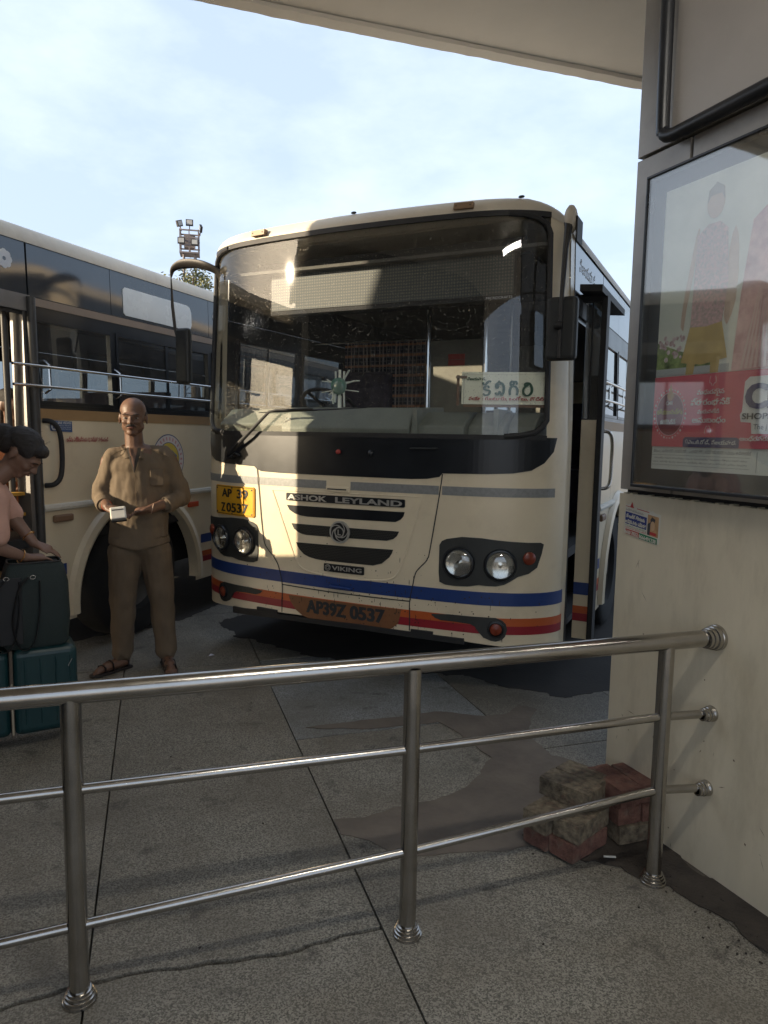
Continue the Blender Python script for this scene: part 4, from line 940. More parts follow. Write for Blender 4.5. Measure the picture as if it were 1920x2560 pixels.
# name plates
silver = M('silver_letters', (.50, .49, .45), .3, metal=.5, var=.15)
npl = obj('badge_plate', patch([(-.444, 1.172), (-.438, 1.168), (.397, 1.170), (.404, 1.176), (.404, 1.213), (.398, 1.218), (-.438, 1.217), (-.444, 1.212)], .008, .008), m_bblk, B)
text_on('badge_letters', 'ASHOK', lambda x, z, o: S(x, z, o), silver, npl, -.434, 1.176, .306, .033, .035, .009); text_on('badge_letters', 'LEYLAND', lambda x, z, o: S(x, z, o), silver, npl, -.068, 1.176, .457, .033, .035, .009)
vp = obj('badge_plate', patch([(-.149, .735), (-.145, .732), (.135, .732), (.139, .735), (.139, .778), (.135, .782), (-.145, .782), (-.149, .778)], .007, .007), m_bblk, B)
text_on('badge_letters', 'VIKING', lambda x, z, o: S(x, z, o), silver, vp, -.088, .745, .214, .026, .022, .008)
def roundel(par, cx, cz, r, off, m1, nm):
    mb = MB(); n = 40
    def annulus(r0, r1, o):
        for i in range(n):
            a, b_ = 2 * PI * i / n, 2 * PI * (i + 1) / n
            mb.add([S(cx + q * math.cos(t), cz + q * math.sin(t), o) for t, q in ((a, r0), (b_, r0), (b_, r1), (a, r1))], [(0, 1, 2, 3)])
    annulus(r * .84, r, off); annulus(r * .38, r * .50, off); 
    for i in range(n):
        a, b_ = 2 * PI * i / n, 2 * PI * (i + 1) / n
        mb.add([S(cx + r * math.cos(t), cz + r * math.sin(t), o) for t, o in ((a, off), (b_, off), (b_, 0), (a, 0))], [(0, 1, 2, 3)])
    for k in range(5):
        L = []
        for j in range(9):
            u = j / 8; rr = r * (.46 + .44 * u); t = 2 * PI * k / 5 + 1.5 * u; w = .34 * (1 - u) + .16
            L.append([S(cx + rr * math.cos(t - w * .5), cz + rr * math.sin(t - w * .5), off), S(cx + rr * math.cos(t + w * .5), cz + rr * math.sin(t + w * .5), off)])
        for a, b_ in zip(L, L[1:]): mb.add(a + b_, [(0, 1, 3, 2)])
    return obj(nm, mb, m1, par)
disc = obj('emblem', patch([(-.033 + .069 * math.cos(2 * PI * i / 32), .990 + .069 * math.sin(2 * PI * i / 32)) for i in range(32)], .012, .012), m_bblk, B)
roundel(disc, -.033, .990, .0705, .016, silver, 'emblem_ring')
text_on('emblem_letter', 'L', lambda x, z, o: S(x, z, o), silver, disc, -.045, .972, .024, .034, .03, .014)
roundel(vp, -.119, .757, .020, .010, silver, 'emblem_ring')
# yellow number plate
m_yel = M('plate_yellow', (.72, .36, .012), .35, var=.07, scale=8, dirt=.2, dcol=(.4, .15, .02)); m_pblk = M('plate_black', (.012, .012, .012), .5)
PLx0, PLx1, PLz0, PLz1 = -1.108, -.713, 1.032, 1.236
pl_ = obj('number_plate', patch([(PLx0, PLz0 + .01), (PLx0 + .012, PLz0), (PLx1 - .012, PLz0), (PLx1, PLz0 + .01), (PLx1, PLz1 - .01), (PLx1 - .012, PLz1), (PLx0 + .012, PLz1), (PLx0, PLz1 - .01)], .010, .010, .02), m_yel, B, label='yellow registration plate reading AP 39 Z0537')
pb = MB()
for pts in ([(PLx0 + .008, PLz0 + .008), (PLx1 - .008, PLz0 + .008)], [(PLx0 + .008, PLz1 - .008), (PLx1 - .008, PLz1 - .008)], [(PLx0 + .008, PLz0 + .008), (PLx0 + .008, PLz1 - .008)], [(PLx1 - .008, PLz0 + .008), (PLx1 - .008, PLz1 - .008)]):
    q = ribbon(pts, .0035, .0112); pb.add(q.v, q.f)
obj('plate_border', pb, m_pblk, pl_)
Tp = lambda s, x, z, w, h: text_on('plate_characters', s, lambda a, c, o: S(a, c, o), m_pblk, pl_, x, z, w, h, .016, .011, double=.0022)
Tp('AP', -1.025, 1.158, .105, .056); Tp('39', -.868, 1.156, .098, .058); Tp('Z', -1.035, 1.056, .046, .060); Tp('0537', -.975, 1.056, .205, .062)
bolts = MB()
for x, z in ((-1.09, 1.05), (-.735, 1.05), (-1.09, 1.215), (-.735, 1.215), (-.92, 1.222), (-.92, 1.045)): bolts.lathe([(.006, .0), (.005, .003), (.001, .004)], 8, orient(x, z, .010))
obj('bolts', bolts, m_dgrey, pl_)
# painted number
m_pat = M('painted_plate', (.19, .080, .032), .5, var=.15, scale=8, dirt=.5, dcol=(.14, .05, .03))
OP = [(-.426, .540), (-.41, .50), (-.364, .446), (-.31, .416), (-.235, .398), (-.12, .393), (-.044, .394), (.15, .396), (.27, .402), (.335, .42), (.375, .455), (.391, .50), (.392, .545)]
obj('painted_plate', patch(OP, .0032, .002), m_pat, B, label='orange brown painted patch with the number AP39Z 0537')
m_ink = M('black_paint', (.022, .026, .030), .5, var=.3)
for s_, x, w in (('AP39Z', -.280, .298), ('0537', .045, .240)): text_on('painted_number', s_, lambda a, c, o: S(a, c, o), m_ink, B, x, .448, w, .080, .03, .0035, double=.003)
# lower bar, bonnet handle
obj('bumper_bar', patch([(-.915, .350), (-.44, .372), (.10, .385), (.79, .378), (.79, .412), (.10, .418), (-.44, .402), (-.915, .395)], .012, .07), m_rub, B)
obj('foot_step', patch([(-.69, .40), (-.52, .40), (-.52, .425), (-.69, .425)], .013, .02), m_rub, B); obj('foot_step', patch([(.46, .415), (.60, .415), (.60, .432), (.46, .432)], .013, .02), m_rub, B)
obj('bonnet_handle', MB().tube([S(-.10, .640, .0), S(-.095, .640, .022), S(.05, .638, .022), S(.055, .638, 0)], .008, 8), m_blue, B, smooth=True)
obj('wiper_handle', MB().tube([S(.43, 1.525, .0), S(.435, 1.525, .016), S(.59, 1.527, .016), S(.595, 1.527, 0)], .008, 8, sy=.6), m_dgrey, B, smooth=True)
obj('washer_jet', MB().lathe([(.022, 0), (.018, .010), (.008, .016), (.001, .018)], 12, orient(.17, 1.488, .004)), m_bblk, B, smooth=True)
obj('washer_jet', MB().lathe([(.014, 0), (.014, .018), (.001, .022)], 12, orient(-.05, 1.492, .004)), M('old_red', (.35, .05, .04), .6), B, smooth=True)
# wiper
wp = obj('wiper', MB().tube([S(-.935, 1.450, .004), S(-.93, 1.452, .035), S(-.76, 1.575, .05), S(-.56, 1.735, .055), S(-.50, 1.748, .055), S(-.22, 1.752, .05)], [.020, .018, .013, .009, .009, .007], 8, sy=.6), m_rub, B, smooth=True)
obj('wiper_blade', MB().tube([S(-.66 + .81 * i / 10, 1.732 + .030 * i / 10, .034) for i in range(11)], [.004, .007, .009, .010, .011, .011, .010, .009, .007, .005, .003], 6, sy=.6), m_rub, wp)
mot = MB()
for k in range(7): t = k * .9; mot.tube([S(-.93 + .03 * math.cos(t), 1.45 + .02 * math.sin(t), .01), S(-.90 + .05 * math.cos(t + 1), 1.44 + .022 * math.sin(t * 1.7), .035), S(-.88 + .03 * math.cos(t + 2), 1.445, .008)], .009, 6)
obj('wiper_pivot', mot, m_rub, B, smooth=True)
# roof marker lamps
for x in (-.70, .70):
    ml = obj('marker_lamp', patch([(x - .055, 2.872), (x + .055, 2.872), (x + .058, 2.905), (x - .052, 2.905)], .032, .034), M('marker_lens', (.25, .16, .09), .5, var=.2), B, bevel=.006)
    obj('screws', MB().lathe([(.004, 0), (.003, .002), (.001, .002)], 6, orient(x - .04, 2.889, .033)).lathe([(.004, 0), (.003, .002), (.001, .002)], 6, orient(x + .04, 2.889, .033)), m_joint, ml)
obj('roof_stud', MB().ell(S(-.02, 2.93, -.02) + Vector((0, .03, .015)), (.02, .012, .008), 8), m_dgrey, B); obj('roof_stud', MB().ell(S(1.0, 2.93, -.02) + Vector((0, .03, .015)), (.02, .012, .008), 8), m_dgrey, B)
# stone chips
random.seed(11); ch = MB()
for i in range(330):
    x = random.gauss(.25, .48); z = .42 + abs(random.gauss(0, .22)); 
    if not (-1.1 < x < 1.2) or z > 1.1: continue
    r_ = random.choice((.0015, .002, .003, .0045)); e = random.choice((1, 1, 1, 4, 9)) if r_ < .003 else 1
    ch.add([S(x + r_ * math.cos(t), z + r_ * e * math.sin(t), .0052) for t in [2 * PI * k / 6 for k in range(6)]], [tuple(range(6))])
for i in range(60):
    x = random.uniform(-1.1, 1.1); z = random.uniform(2.868, 2.90); r_ = random.choice((.003, .005, .007))
    p = [S(x + r_ * math.cos(t), z + r_ * math.sin(t), -.002) for t in [2 * PI * k / 6 for k in range(6)]]
obj('paint_chips', ch, M('chip', (.05, .035, .025), .8), B, kind='stuff')
# tyre-dirty under lip etc. mirrors
m_arm = M('mirror_arm', (.022, .02, .018), .5, var=.2, dirt=.5, dcol=(.05, .04, .03)); m_mh = M('mirror_shell', (.020, .022, .022), .5, var=.2, scale=20)
m_mir = M('mirror_glass', (.8, .82, .84), .03, metal=1, var=.02)
hoop = smoothcurve([(-1.165, .27, 2.655), (-1.185, .235, 2.72), (-1.245, .20, 2.755), (-1.33, .19, 2.778), (-1.42, .19, 2.788), (-1.50, .19, 2.782), (-1.555, .19, 2.755), (-1.570, .19, 2.70)], 5)
rs = [.050 - .0 * i for i in range(len(hoop))]; nh = len(hoop)
rs = [.031 + .010 * math.sin(PI * i / nh) - (.030 * max(0, (i / nh - .62) / .38)) for i in range(nh)]
ma = obj('mirror_arm', MB().tube(hoop + [Vector((-1.560, .19, 2.5)), Vector((-1.54, .19, 2.35)), Vector((-1.50, .19, 2.22))], rs + [.012, .012, .012], 12, sy=.55), m_arm, B, smooth=True, label='curved hoop mirror arm on the left of the windscreen')
mh = obj('mirror', MB().box(-1.492, -1.372, .13, .185, 1.94, 2.335), m_mh, B, bevel=.022, seg=3, label='long dark mirror hanging from the hoop arm')
obj('mirror_glass', MB().box(-1.482, -1.382, .1852, .1865, 1.955, 2.32), m_mir, mh)
ma2 = obj('mirror_arm', MB().tube([(1.285, .12, 2.76), (1.29, .085, 2.70), (1.285, .065, 2.60), (1.282, .06, 2.48), (1.277, .06, 2.36), (1.275, .06, 2.16), (1.276, .06, 2.03)], [.028, .020, .015, .014, .012, .012, .012], 10), m_arm, B, smooth=True)
obj('arm_bracket', MB().ell((1.293, .13, 2.765), (.036, .06, .075), 14), m_roofc, ma2, smooth=True)
obj('arm_flag', MB().box(1.325, 1.335, .10, .24, 2.645, 2.775), m_rub, ma2, bevel=.004)
mh2 = obj('mirror', MB().box(1.192, 1.360, .070, .130, 2.018, 2.357), m_mh, B, bevel=.024, seg=3, label='broad dark mirror beside the open door')
obj('mirror_glass', MB().box(1.20, 1.352, .1302, .1315, 2.03, 2.345), m_mir, mh2)
obj('mirror_clamp', MB().lathe([(.020, -.02), (.022, .0), (.020, .02)], 12, Matrix.Translation((1.268, .05, 2.20)) @ Matrix.Rotation(PI / 2, 4, 'Y')), m_rub, ma2, smooth=True)
# open folding door
dl = obj('door', MB().box(1.292, 1.386, .66, .70, .335, 1.715), m_cream, B, bevel=.003, label='cream lower panel of the folded door')
for nm, m_, z0, z1 in (('blue_stripe', m_blue, .620, .698), ('orange_stripe', m_orng, .500, .547), ('red_stripe', m_red, .450, .4995)): obj(nm, MB().box(1.2925, 1.3855, .6575, .6595, z0, z1), m_, dl)
obj('door_post', MB().box(1.3865, 1.42, .64, .74, .31, 2.452), m_rub, dl, bevel=.004)
obj('door_glass', MB().box(1.292, 1.386, .672, .69, 1.72, 2.42), glass_mat('door_glass', (.22, .25, .27), .05, .1, 0, (.5, .48, .42), .06), dl)
obj('door_rail', MB().box(1.200, 1.386, .655, .705, 2.424, 2.47).box(1.328, 1.336, .662, .672, 1.72, 2.42), m_rub, dl)
obj('door_hood', MB().poly([(1.28, .50, 2.46), (1.28, 1.40, 2.46), (1.28, 1.40, 2.50), (1.28, .50, 2.50)], (.13, 0, -.01)), m_rub, B)
# side lettering and AP emblem on the main bus
fS = sidefn(1)
m_wl = M('white_letters', (.60, .62, .64), .6)
text_on('side_lettering', 'విజయవాడ', lambda y, z, o: fS(y, z, o + .004), m_wl, B, .62, 2.60, .52, .075)
obj('side_reflector', MB().box(1.277, 1.30, 2.06, 2.12, .93, .97), M('reflector_red', (.5, .07, .02), .3), B, bevel=.004)

# ---- inside the main bus
obj('dashboard', MB().poly([(-1.12, .20, 1.60), (-1.12, .16, 1.66), (-1.12, .30, 1.765), (-1.12, .75, 1.80), (-1.12, .80, 1.2), (-1.12, .20, 1.2)], (.60, 0, 0)).poly([(-.519, .06, 1.60), (-.519, .05, 1.64), (-.519, .16, 1.77), (-.519, .62, 1.79), (-.519, .62, 1.2), (-.519, .20, 1.2)], (.92, 0, 0)).poly([(.402, .06, 1.6), (.402, .07, 1.66), (.402, .22, 1.745), (.402, .60, 1.755), (.402, .60, 1.2), (.402, .2, 1.2)], (.34, 0, 0)).poly([(.743, .12, 1.6), (.743, .13, 1.66), (.743, .28, 1.745), (.743, .60, 1.755), (.743, .60, 1.2), (.743, .3, 1.2)], (.22, 0, 0)).poly([(.964, .19, 1.6), (.964, .20, 1.66), (.964, .32, 1.745), (.964, .60, 1.755), (.964, .60, 1.2), (.964, .36, 1.2)], (.16, 0, 0)), m_dash, B, bevel=.012)
obj('dash_rib', MB().box(.425, .455, .04, .30, 1.60, 1.762), m_dash, B, bevel=.004); obj('dash_rib', MB().box(.90, .93, .12, .40, 1.6, 1.76), m_dash, B, bevel=.004)
sw = Matrix.Translation((-.62, .85, 1.80)) @ Matrix.Rotation(R(-35), 4, 'X')
stw = MB(); stw.tube([sw @ Vector((.22 * math.cos(2 * PI * i / 30), .22 * math.sin(2 * PI * i / 30), 0)) for i in range(31)], .014, 8, caps=False)
for t in (0, 2.1, 4.2): stw.tube([sw @ Vector((0, 0, -.03)), sw @ Vector((.21 * math.cos(t), .21 * math.sin(t), 0))], .012, 6)
obj('steering_wheel', stw, m_rub, B, smooth=True)
obj('driver_seat', MB().box(-.90, -.42, 1.10, 1.5, 1.30, 1.42).box(-.90, -.42, 1.42, 1.54, 1.42, 2.12), m_seat, B, bevel=.03)
# tartan curtain behind the driver
def tartan():
    m = M('tartan_curtain', (.022, .024, .036), .9, var=.3, scale=12); nt = m.node_tree; n = nt.nodes; l = nt.links; b_ = n['Principled BSDF']
    t = n.new('ShaderNodeTexCoord'); s = n.new('ShaderNodeSeparateXYZ'); l.new(t.outputs['Object'], s.inputs[0])
    cur = b_.inputs['Base Color'].links[0].from_socket
    for ax, f, w, c in (('X', 26, .25, (.55, .45, .38, 1)), ('Z', 12, .25, (.62, .27, .13, 1)), ('X', 61, .2, (.10, .09, .10, 1)), ('Z', 33, .18, (.22, .2, .2, 1))):
        a = n.new('ShaderNodeMath'); a.operation = 'MULTIPLY'; a.inputs[1].default_value = f; l.new(s.outputs[ax], a.inputs[0])
        fr = n.new('ShaderNodeMath'); fr.operation = 'FRACT'; l.new(a.outputs[0], fr.inputs[0])
        lt = n.new('ShaderNodeMath'); lt.operation = 'LESS_THAN'; lt.inputs[1].default_value = w; l.new(fr.outputs[0], lt.inputs[0])
        ml = n.new('ShaderNodeMath'); ml.operation = 'MULTIPLY'; ml.inputs[1].default_value = .6; l.new(lt.outputs[0], ml.inputs[0])
        mx = n.new('ShaderNodeMixRGB'); mx.inputs['Color2'].default_value = c; l.new(ml.outputs[0], mx.inputs['Fac']); l.new(cur, mx.inputs['Color1']); cur = mx.outputs[0]
    l.new(cur, b_.inputs['Base Color']); return m
ct_ = MB(); L = []
for i in range(91):
    x = -.90 + .80 * i / 90; y = 1.56 + .008 * math.sin(i * 1.05) + .008 * math.sin(i * .37)
    L.append([(x, y, 1.2), (x, y, 2.372 + .006 * math.sin(i * 1.05))])
for a, c in zip(L, L[1:]): ct_.add(a + c, [(0, 2, 3, 1)])
obj('curtain', ct_, tartan(), B, smooth=True)
obj('curtain_rod', MB().tube([(-1.2, 1.55, 2.38), (.0, 1.55, 2.375)], .010, 8), m_chrome, B)
m_part = M('partition_grey', (.16, .155, .125), .6, var=.2, dirt=.4, dcol=(.08, .07, .06))
pt = obj('partition', MB().box(.02, .44, 1.26, 1.29, .9, 2.32), m_part, B, bevel=.004)
obj('notice', MB().box(.168, .30, 1.256, 1.2585, 2.175, 2.215).box(.168, .30, 1.256, 1.2585, 2.13, 2.172), M('notice_red', (.40, .05, .04), .6), pt)
obj('partition', MB().box(.60, .99, 1.62, 1.65, .9, 2.30), m_part, B, bevel=.004)
for x, y in ((.01, 1.24), (.47, 1.24), (.58, 1.5), (-.09, 1.5)): obj('pole', MB().tube([(x, y, .9), (x, y, 2.70)], .014, 8), m_chrome, B, smooth=True)
obj('sun_visor', MB().box(-.95, .98, .40, .42, 2.70, 2.78).box(-1.15, 1.0, .42, 1.9, 2.68, 2.699), m_intd, B)
# LED route display
m_led = dot_mat('led_board', (.045, .052, .055), (.13, .125, .10), 52, 52, .30, .6)
ld = obj('route_display', MB().box(-.86, .925, .415, .50, 2.425, 2.71), m_intd, B, bevel=.006)
obj('led_face', MB().box(-.845, .905, .409, .413, 2.455, 2.70), m_led, ld)
text_on('display_lettering', 'MICROCRAFTS', lambda x, z, o: (x, .4145 - o, z), m_wl, ld, .735, 2.433, .165, .014)
# dashboard ornament
orn = thing('ornament', 'pale green and white spiky cross ornament standing on the dashboard', 'ornament')
orn.location = B.matrix_basis @ Vector((0, 0, 0)); orn.rotation_euler = (0, 0, -BA)
m_orn = M('ornament_white', (.78, .80, .70), .6, var=.2); m_og = glass_mat('ornament_glass', (.35, .6, .5), .1, .35, 0, (.35, .5, .42), .15)
CX, CZ, CY = -.279, 1.925, .40
for k, (dx, dz, L_) in enumerate([(0, 1, .11), (.035, 1, .10), (-.035, 1, .10), (.55, .8, .13), (1, .1, .15), (1, -.12, .145), (1, .32, .12), (-1, .12, .14), (-1, -.15, .145), (-.9, .4, .11), (0, -1, .15), (.05, -1, .14), (-.07, -1, .11), (-.55, -.8, .12), (-.8, -.55, .10), (.03, -1, .12)]):
    off = {0: 0, 1: .03, 2: -.03, 10: .0, 11: .03, 12: -.03, 15: -.055}.get(k, 0); oz = {4: .02, 5: -.02, 7: .02, 8: -.02}.get(k, 0)
    a = Vector((CX + off, CY, CZ + oz)); d = Vector((dx, 0, dz)).normalized()
    q = MB().beam(a + d * .03, a + d * L_, .019, .006)
    obj('ray', q, m_orn, orn, bevel=.002)
obj('globe', MB().ell((CX, CY - .012, CZ), (.058, .03, .058), 20), m_og, orn, smooth=True)
rg = MB()
for k in range(5): rg.tube([(CX + .05 * math.cos(t) * math.cos(k * .6), CY - .03 - .012 * math.sin(t), CZ + .05 * math.sin(t)) for t in [2 * PI * i / 16 for i in range(17)]], .0025, 5, caps=False)
obj('globe_ribs', rg, M('ornament_green', (.12, .30, .22), .4), orn)
obj('stand', MB().box(CX - .012, CX + .012, CY - .005, CY + .005, 1.78, 1.86), m_orn, orn)
# destination board
dbd = thing('destination_board', 'cream destination board with green and red Telugu lettering behind the windscreen', 'sign board')
dbd.location = orn.location; dbd.rotation_euler = orn.rotation_euler
DX0, DX1 = .706, 1.172
def D(x, z, o=0.): t = (x - DX0) / (DX1 - DX0); return Vector((x + o * .34, .112 + .165 * t * (.6 + .4 * t) - o, z))
m_bd = M('board_cream', (.86, .84, .66), .6, var=.06, scale=10, dirt=.2, dcol=(.4, .33, .18)); m_wood = M('board_wood', (.20, .12, .08), .8, var=.3)
def dbox(a, c, z0, z1, o0, o1): return MB().add([D(a, z0, o0), D(c, z0, o0), D(c, z1, o0), D(a, z1, o0), D(a, z0, o1), D(c, z0, o1), D(c, z1, o1), D(a, z1, o1)], [(0, 1, 2, 3), (4, 5, 6, 7), (0, 1, 5, 4), (1, 2, 6, 5), (2, 3, 7, 6), (0, 3, 7, 4)])
obj('backing', dbox(DX0 + .01, DX1 + .008, 1.772, 1.965, -.012, -.001), m_wood, dbd)
obj('board_face', dbox(DX0, DX1 - .015, 1.788, 1.960, 0, .003), m_bd, dbd)
obj('top_batten', dbox(DX0, DX1 + .008, 1.961, 1.973, -.004, .006), m_bd, dbd)
m_gr = M('sign_green', (.004, .07, .03), .6); m_rd = M('sign_red', (.42, .03, .03), .6)
obj('rule', dbox(DX0 + .012, DX0 + .0135, 1.79, 1.958, .0031, .0036), m_ink, dbd)
def stroke(pts, w, m_, n=6, close=False):
    """brush lettering: a band of varying width along a curve"""
    P = smoothcurve([(x, z, 0) for x, z in pts], n); mb = MB(); L = []; N_ = len(P)
    for i, p in enumerate(P):
        d = (P[min(i + 1, N_ - 1)] - P[max(i - 1, 0)]).normalized(); ww = w * (.55 + .45 * abs(d.y) + .15 * math.sin(PI * i / (N_ - 1)))
        q = Vector((-d.y, d.x, 0)) * ww / 2; L.append([D(p.x + q.x, p.y + q.y, .0042), D(p.x - q.x, p.y - q.y, .0042)])
    for a, c in zip(L, L[1:]): mb.add(a + c, [(0, 1, 3, 2)])
    return obj('brush_lettering', mb, m_, dbd)
def G_(pts, cx, cz, s_): return [(cx + x * s_ * .92, cz + z * s_ * 1.22) for x, z in pts]
LW = .0105; cz = 1.836; s_ = .060
KA = [[(.05, .95), (.12, .80), (.30, .80), (.45, .95), (.62, 1.02), (.78, .98)], [(.62, .55), (.50, .66), (.30, .66), (.18, .55), (.20, .46), (.42, .40), (.62, .36), (.66, .22), (.52, .08), (.25, .04), (.08, .16)]]
NI = [[(.10, .62), (.18, .74), (.30, .68), (.26, .56), (.14, .58), (.14, .78), (.35, .92), (.62, .88), (.78, .66), (.80, .36), (.70, .12), (.56, .10), (.44, .30), (.32, .12), (.18, .10), (.08, .24)], [(.20, .92), (.30, .78), (.42, .84), (.38, .98), (.26, 1.0)]]
GI = [[(.12, .06), (.10, .40), (.22, .62), (.42, .68), (.64, .60), (.76, .36), (.72, .06)], [(.20, .70), (.14, .90), (.26, 1.02), (.40, .96), (.38, .80), (.24, .80)], [(.40, .98), (.60, 1.00), (.70, .80)]]
RI = [[(.30, .70), (.12, .52), (.10, .24), (.30, .06), (.60, .08), (.80, .30), (.80, .60), (.62, .86), (.38, .92), (.22, .82), (.30, .70), (.44, .76), (.44, .90)]]
cx = .822
for glyph, adv, sxx in ((KA, .060, 1), (NI, .068, 1), (GI, .064, 1), (RI, .06, 1)):
    for st in glyph: stroke(G_(st, cx, cz, s_ * 1.12), LW * 1.2, m_gr)
    cx += adv * 1.12
td = lambda s, x, z, w, m_, h: text_on('sign_lettering', s, lambda a, c, o: D(a, c, .0031 + o), m_, dbd, x, z, w, h, 0, 0, double=.0012)
td('విజయవాడ..', .738, 1.925, .105, m_gr, .016)
td('వయా : గుంటూరు, ఒంగోలు, పొదిలి', .748, 1.811, .402, m_rd, .020)
obj('clip', dbox(.672, .735, 1.935, 1.950, .003, .012), M('clip_brown', (.22, .16, .12), .7), dbd)
obj('prop', dbox(.677, .692, 1.78, 1.955, -.02, -.005), m_wood, dbd)

# ---- details of the bus at the side
C2 = bus2; f2 = sidefn(1); fo = lambda y, z, o=0.: f2(y, z, o + .003)
text_on('side_lettering', 'బస్సు ఎక్కేటప్పుడు Q పద్ధతి పాటించండి', fo, M('letters_red', (.38, .05, .06), .6), C2, 1.72, 1.520, .395, .028, double=.001)
stk = obj('sticker', MB().add([fo(y, z) for y, z in ((1.585, 1.590), (1.775, 1.583), (1.775, 1.655), (1.585, 1.660))], [(0, 1, 2, 3)]), M('sticker_blue', (.04, .09, .22), .5), C2)
text_on('sticker_lettering', 'SRIE VEDASS', lambda y, z, o: fo(y, z, o), m_wl, stk, 1.648, 1.637, .118, .016, .02); 
for k, z in enumerate((1.624, 1.612, 1.600)): text_on('sticker_lettering', ('PARCEL SERVICE', 'VIJAYAWADA', 'ANDHRA PRADESH')[k], lambda y, z, o: fo(y, z, o), m_wl, stk, 1.652, z, .11, .007)
text_on('sticker_lettering', 'U', lambda y, z, o: fo(y, z, o), m_wl, stk, 1.592, 1.596, .048, .054, .03)
def disc2(r, cy, cz, o, m_, nm='side_emblem', par=None):
    return obj(nm, MB().add([fo(cy + r * math.cos(2 * PI * i / 40), cz + r * math.sin(2 * PI * i / 40), o) for i in range(40)], [tuple(range(40))]), m_, par or C2)
EM = disc2(.205, 2.81, 1.372, .000, M('emblem_navy', (.03, .06, .17), .5))
disc2(.197, 2.81, 1.372, .0008, M('emblem_white', (.60, .56, .56), .5), 'emblem_band', EM); disc2(.140, 2.81, 1.372, .0016, M('emblem_navy', (.03, .06, .17), .5), 'emblem_line', EM); disc2(.134, 2.81, 1.372, .0024, M('emblem_yellow', (.55, .42, .06), .5), 'emblem_centre', EM)
obj('emblem_arrow', MB().add([fo(y, z, .0032) for y, z in ((2.74, 1.40), (2.86, 1.41), (2.85, 1.45), (2.92, 1.40), (2.87, 1.33), (2.86, 1.37), (2.76, 1.36))], [tuple(range(7))]), M('emblem_blue', (.03, .12, .30), .5), EM)
em = MB()
for k, c_ in enumerate('APSRTC APSRTC APSRTC APSRTC '):
    pass
for i in range(26):
    t = 2 * PI * i / 26; em.add([fo(2.81 + r_ * math.cos(t + d), 1.372 + r_ * math.sin(t + d), .0016) for r_, d in ((.155, -.05), (.155, .05), (.182, .06), (.182, -.03))], [(0, 1, 2, 3)])
obj('emblem_marks', em, M('letters_pink', (.52, .26, .28), .6), EM)
RP_ = [(2.335, 2.465), (2.36, 2.450), (3.13, 2.450), (3.165, 2.47), (3.18, 2.50), (3.18, 2.60), (3.16, 2.64), (3.12, 2.655), (2.36, 2.655), (2.335, 2.635)]
obj('side_display', MB().add([f2(y, z, .009) for y, z in RP_] + [f2(y, z, .002) for y, z in RP_], [tuple(range(10))] + [(i, (i + 1) % 10, 10 + (i + 1) % 10, 10 + i) for i in range(10)]), M('display_white', (.62, .66, .66), .25, var=.04), C2)
obj('side_tan_strip', MB().add([f2(y, z, .006) for y, z in ((1.50, 2.375), (YREAR, 2.375), (YREAR, 2.425), (1.50, 2.425))], [(0, 1, 2, 3)]), M('dull_tan', (.24, .18, .13), .5), C2)  # flat tan strip between the windows and the tinted panels
text_on('side_lettering', 'Central Comfort', lambda y, z, o: f2(y, z, o + .005), m_wl, C2, 3.50, 2.575, 1.2, .10)
ro = MB()
for k in range(8):
    t = 2 * PI * k / 8; ro.add([f2(1.30 + .035 * math.cos(t) + .024 * math.cos(a), 2.62 + .035 * math.sin(t) + .024 * math.sin(a), .0055 + .0001 * k) for a in [2 * PI * i / 10 for i in range(10)]], [tuple(range(10))])
obj('rosette', ro, m_wl, C2)
for (y, x_, z0, z1, r_) in ((1.36, 1.16, .95, 2.40, .020), (1.25, 1.02, .66, 2.45, .018), (1.46, 1.275, .86, 2.42, .030)):
    obj('door_pole', MB().tube([(x_, y + .02, z0), (x_, y, z1)], r_, 10), M('dull_pole', (.06, .058, .055), .45, metal=.3), C2, smooth=True)
for z in (1.05, 1.18): obj('step_edge', MB().box(.9, 1.24, 1.0, 1.40, z, z + .02), M('step_yellow', (.40, .22, .03), .6), C2)
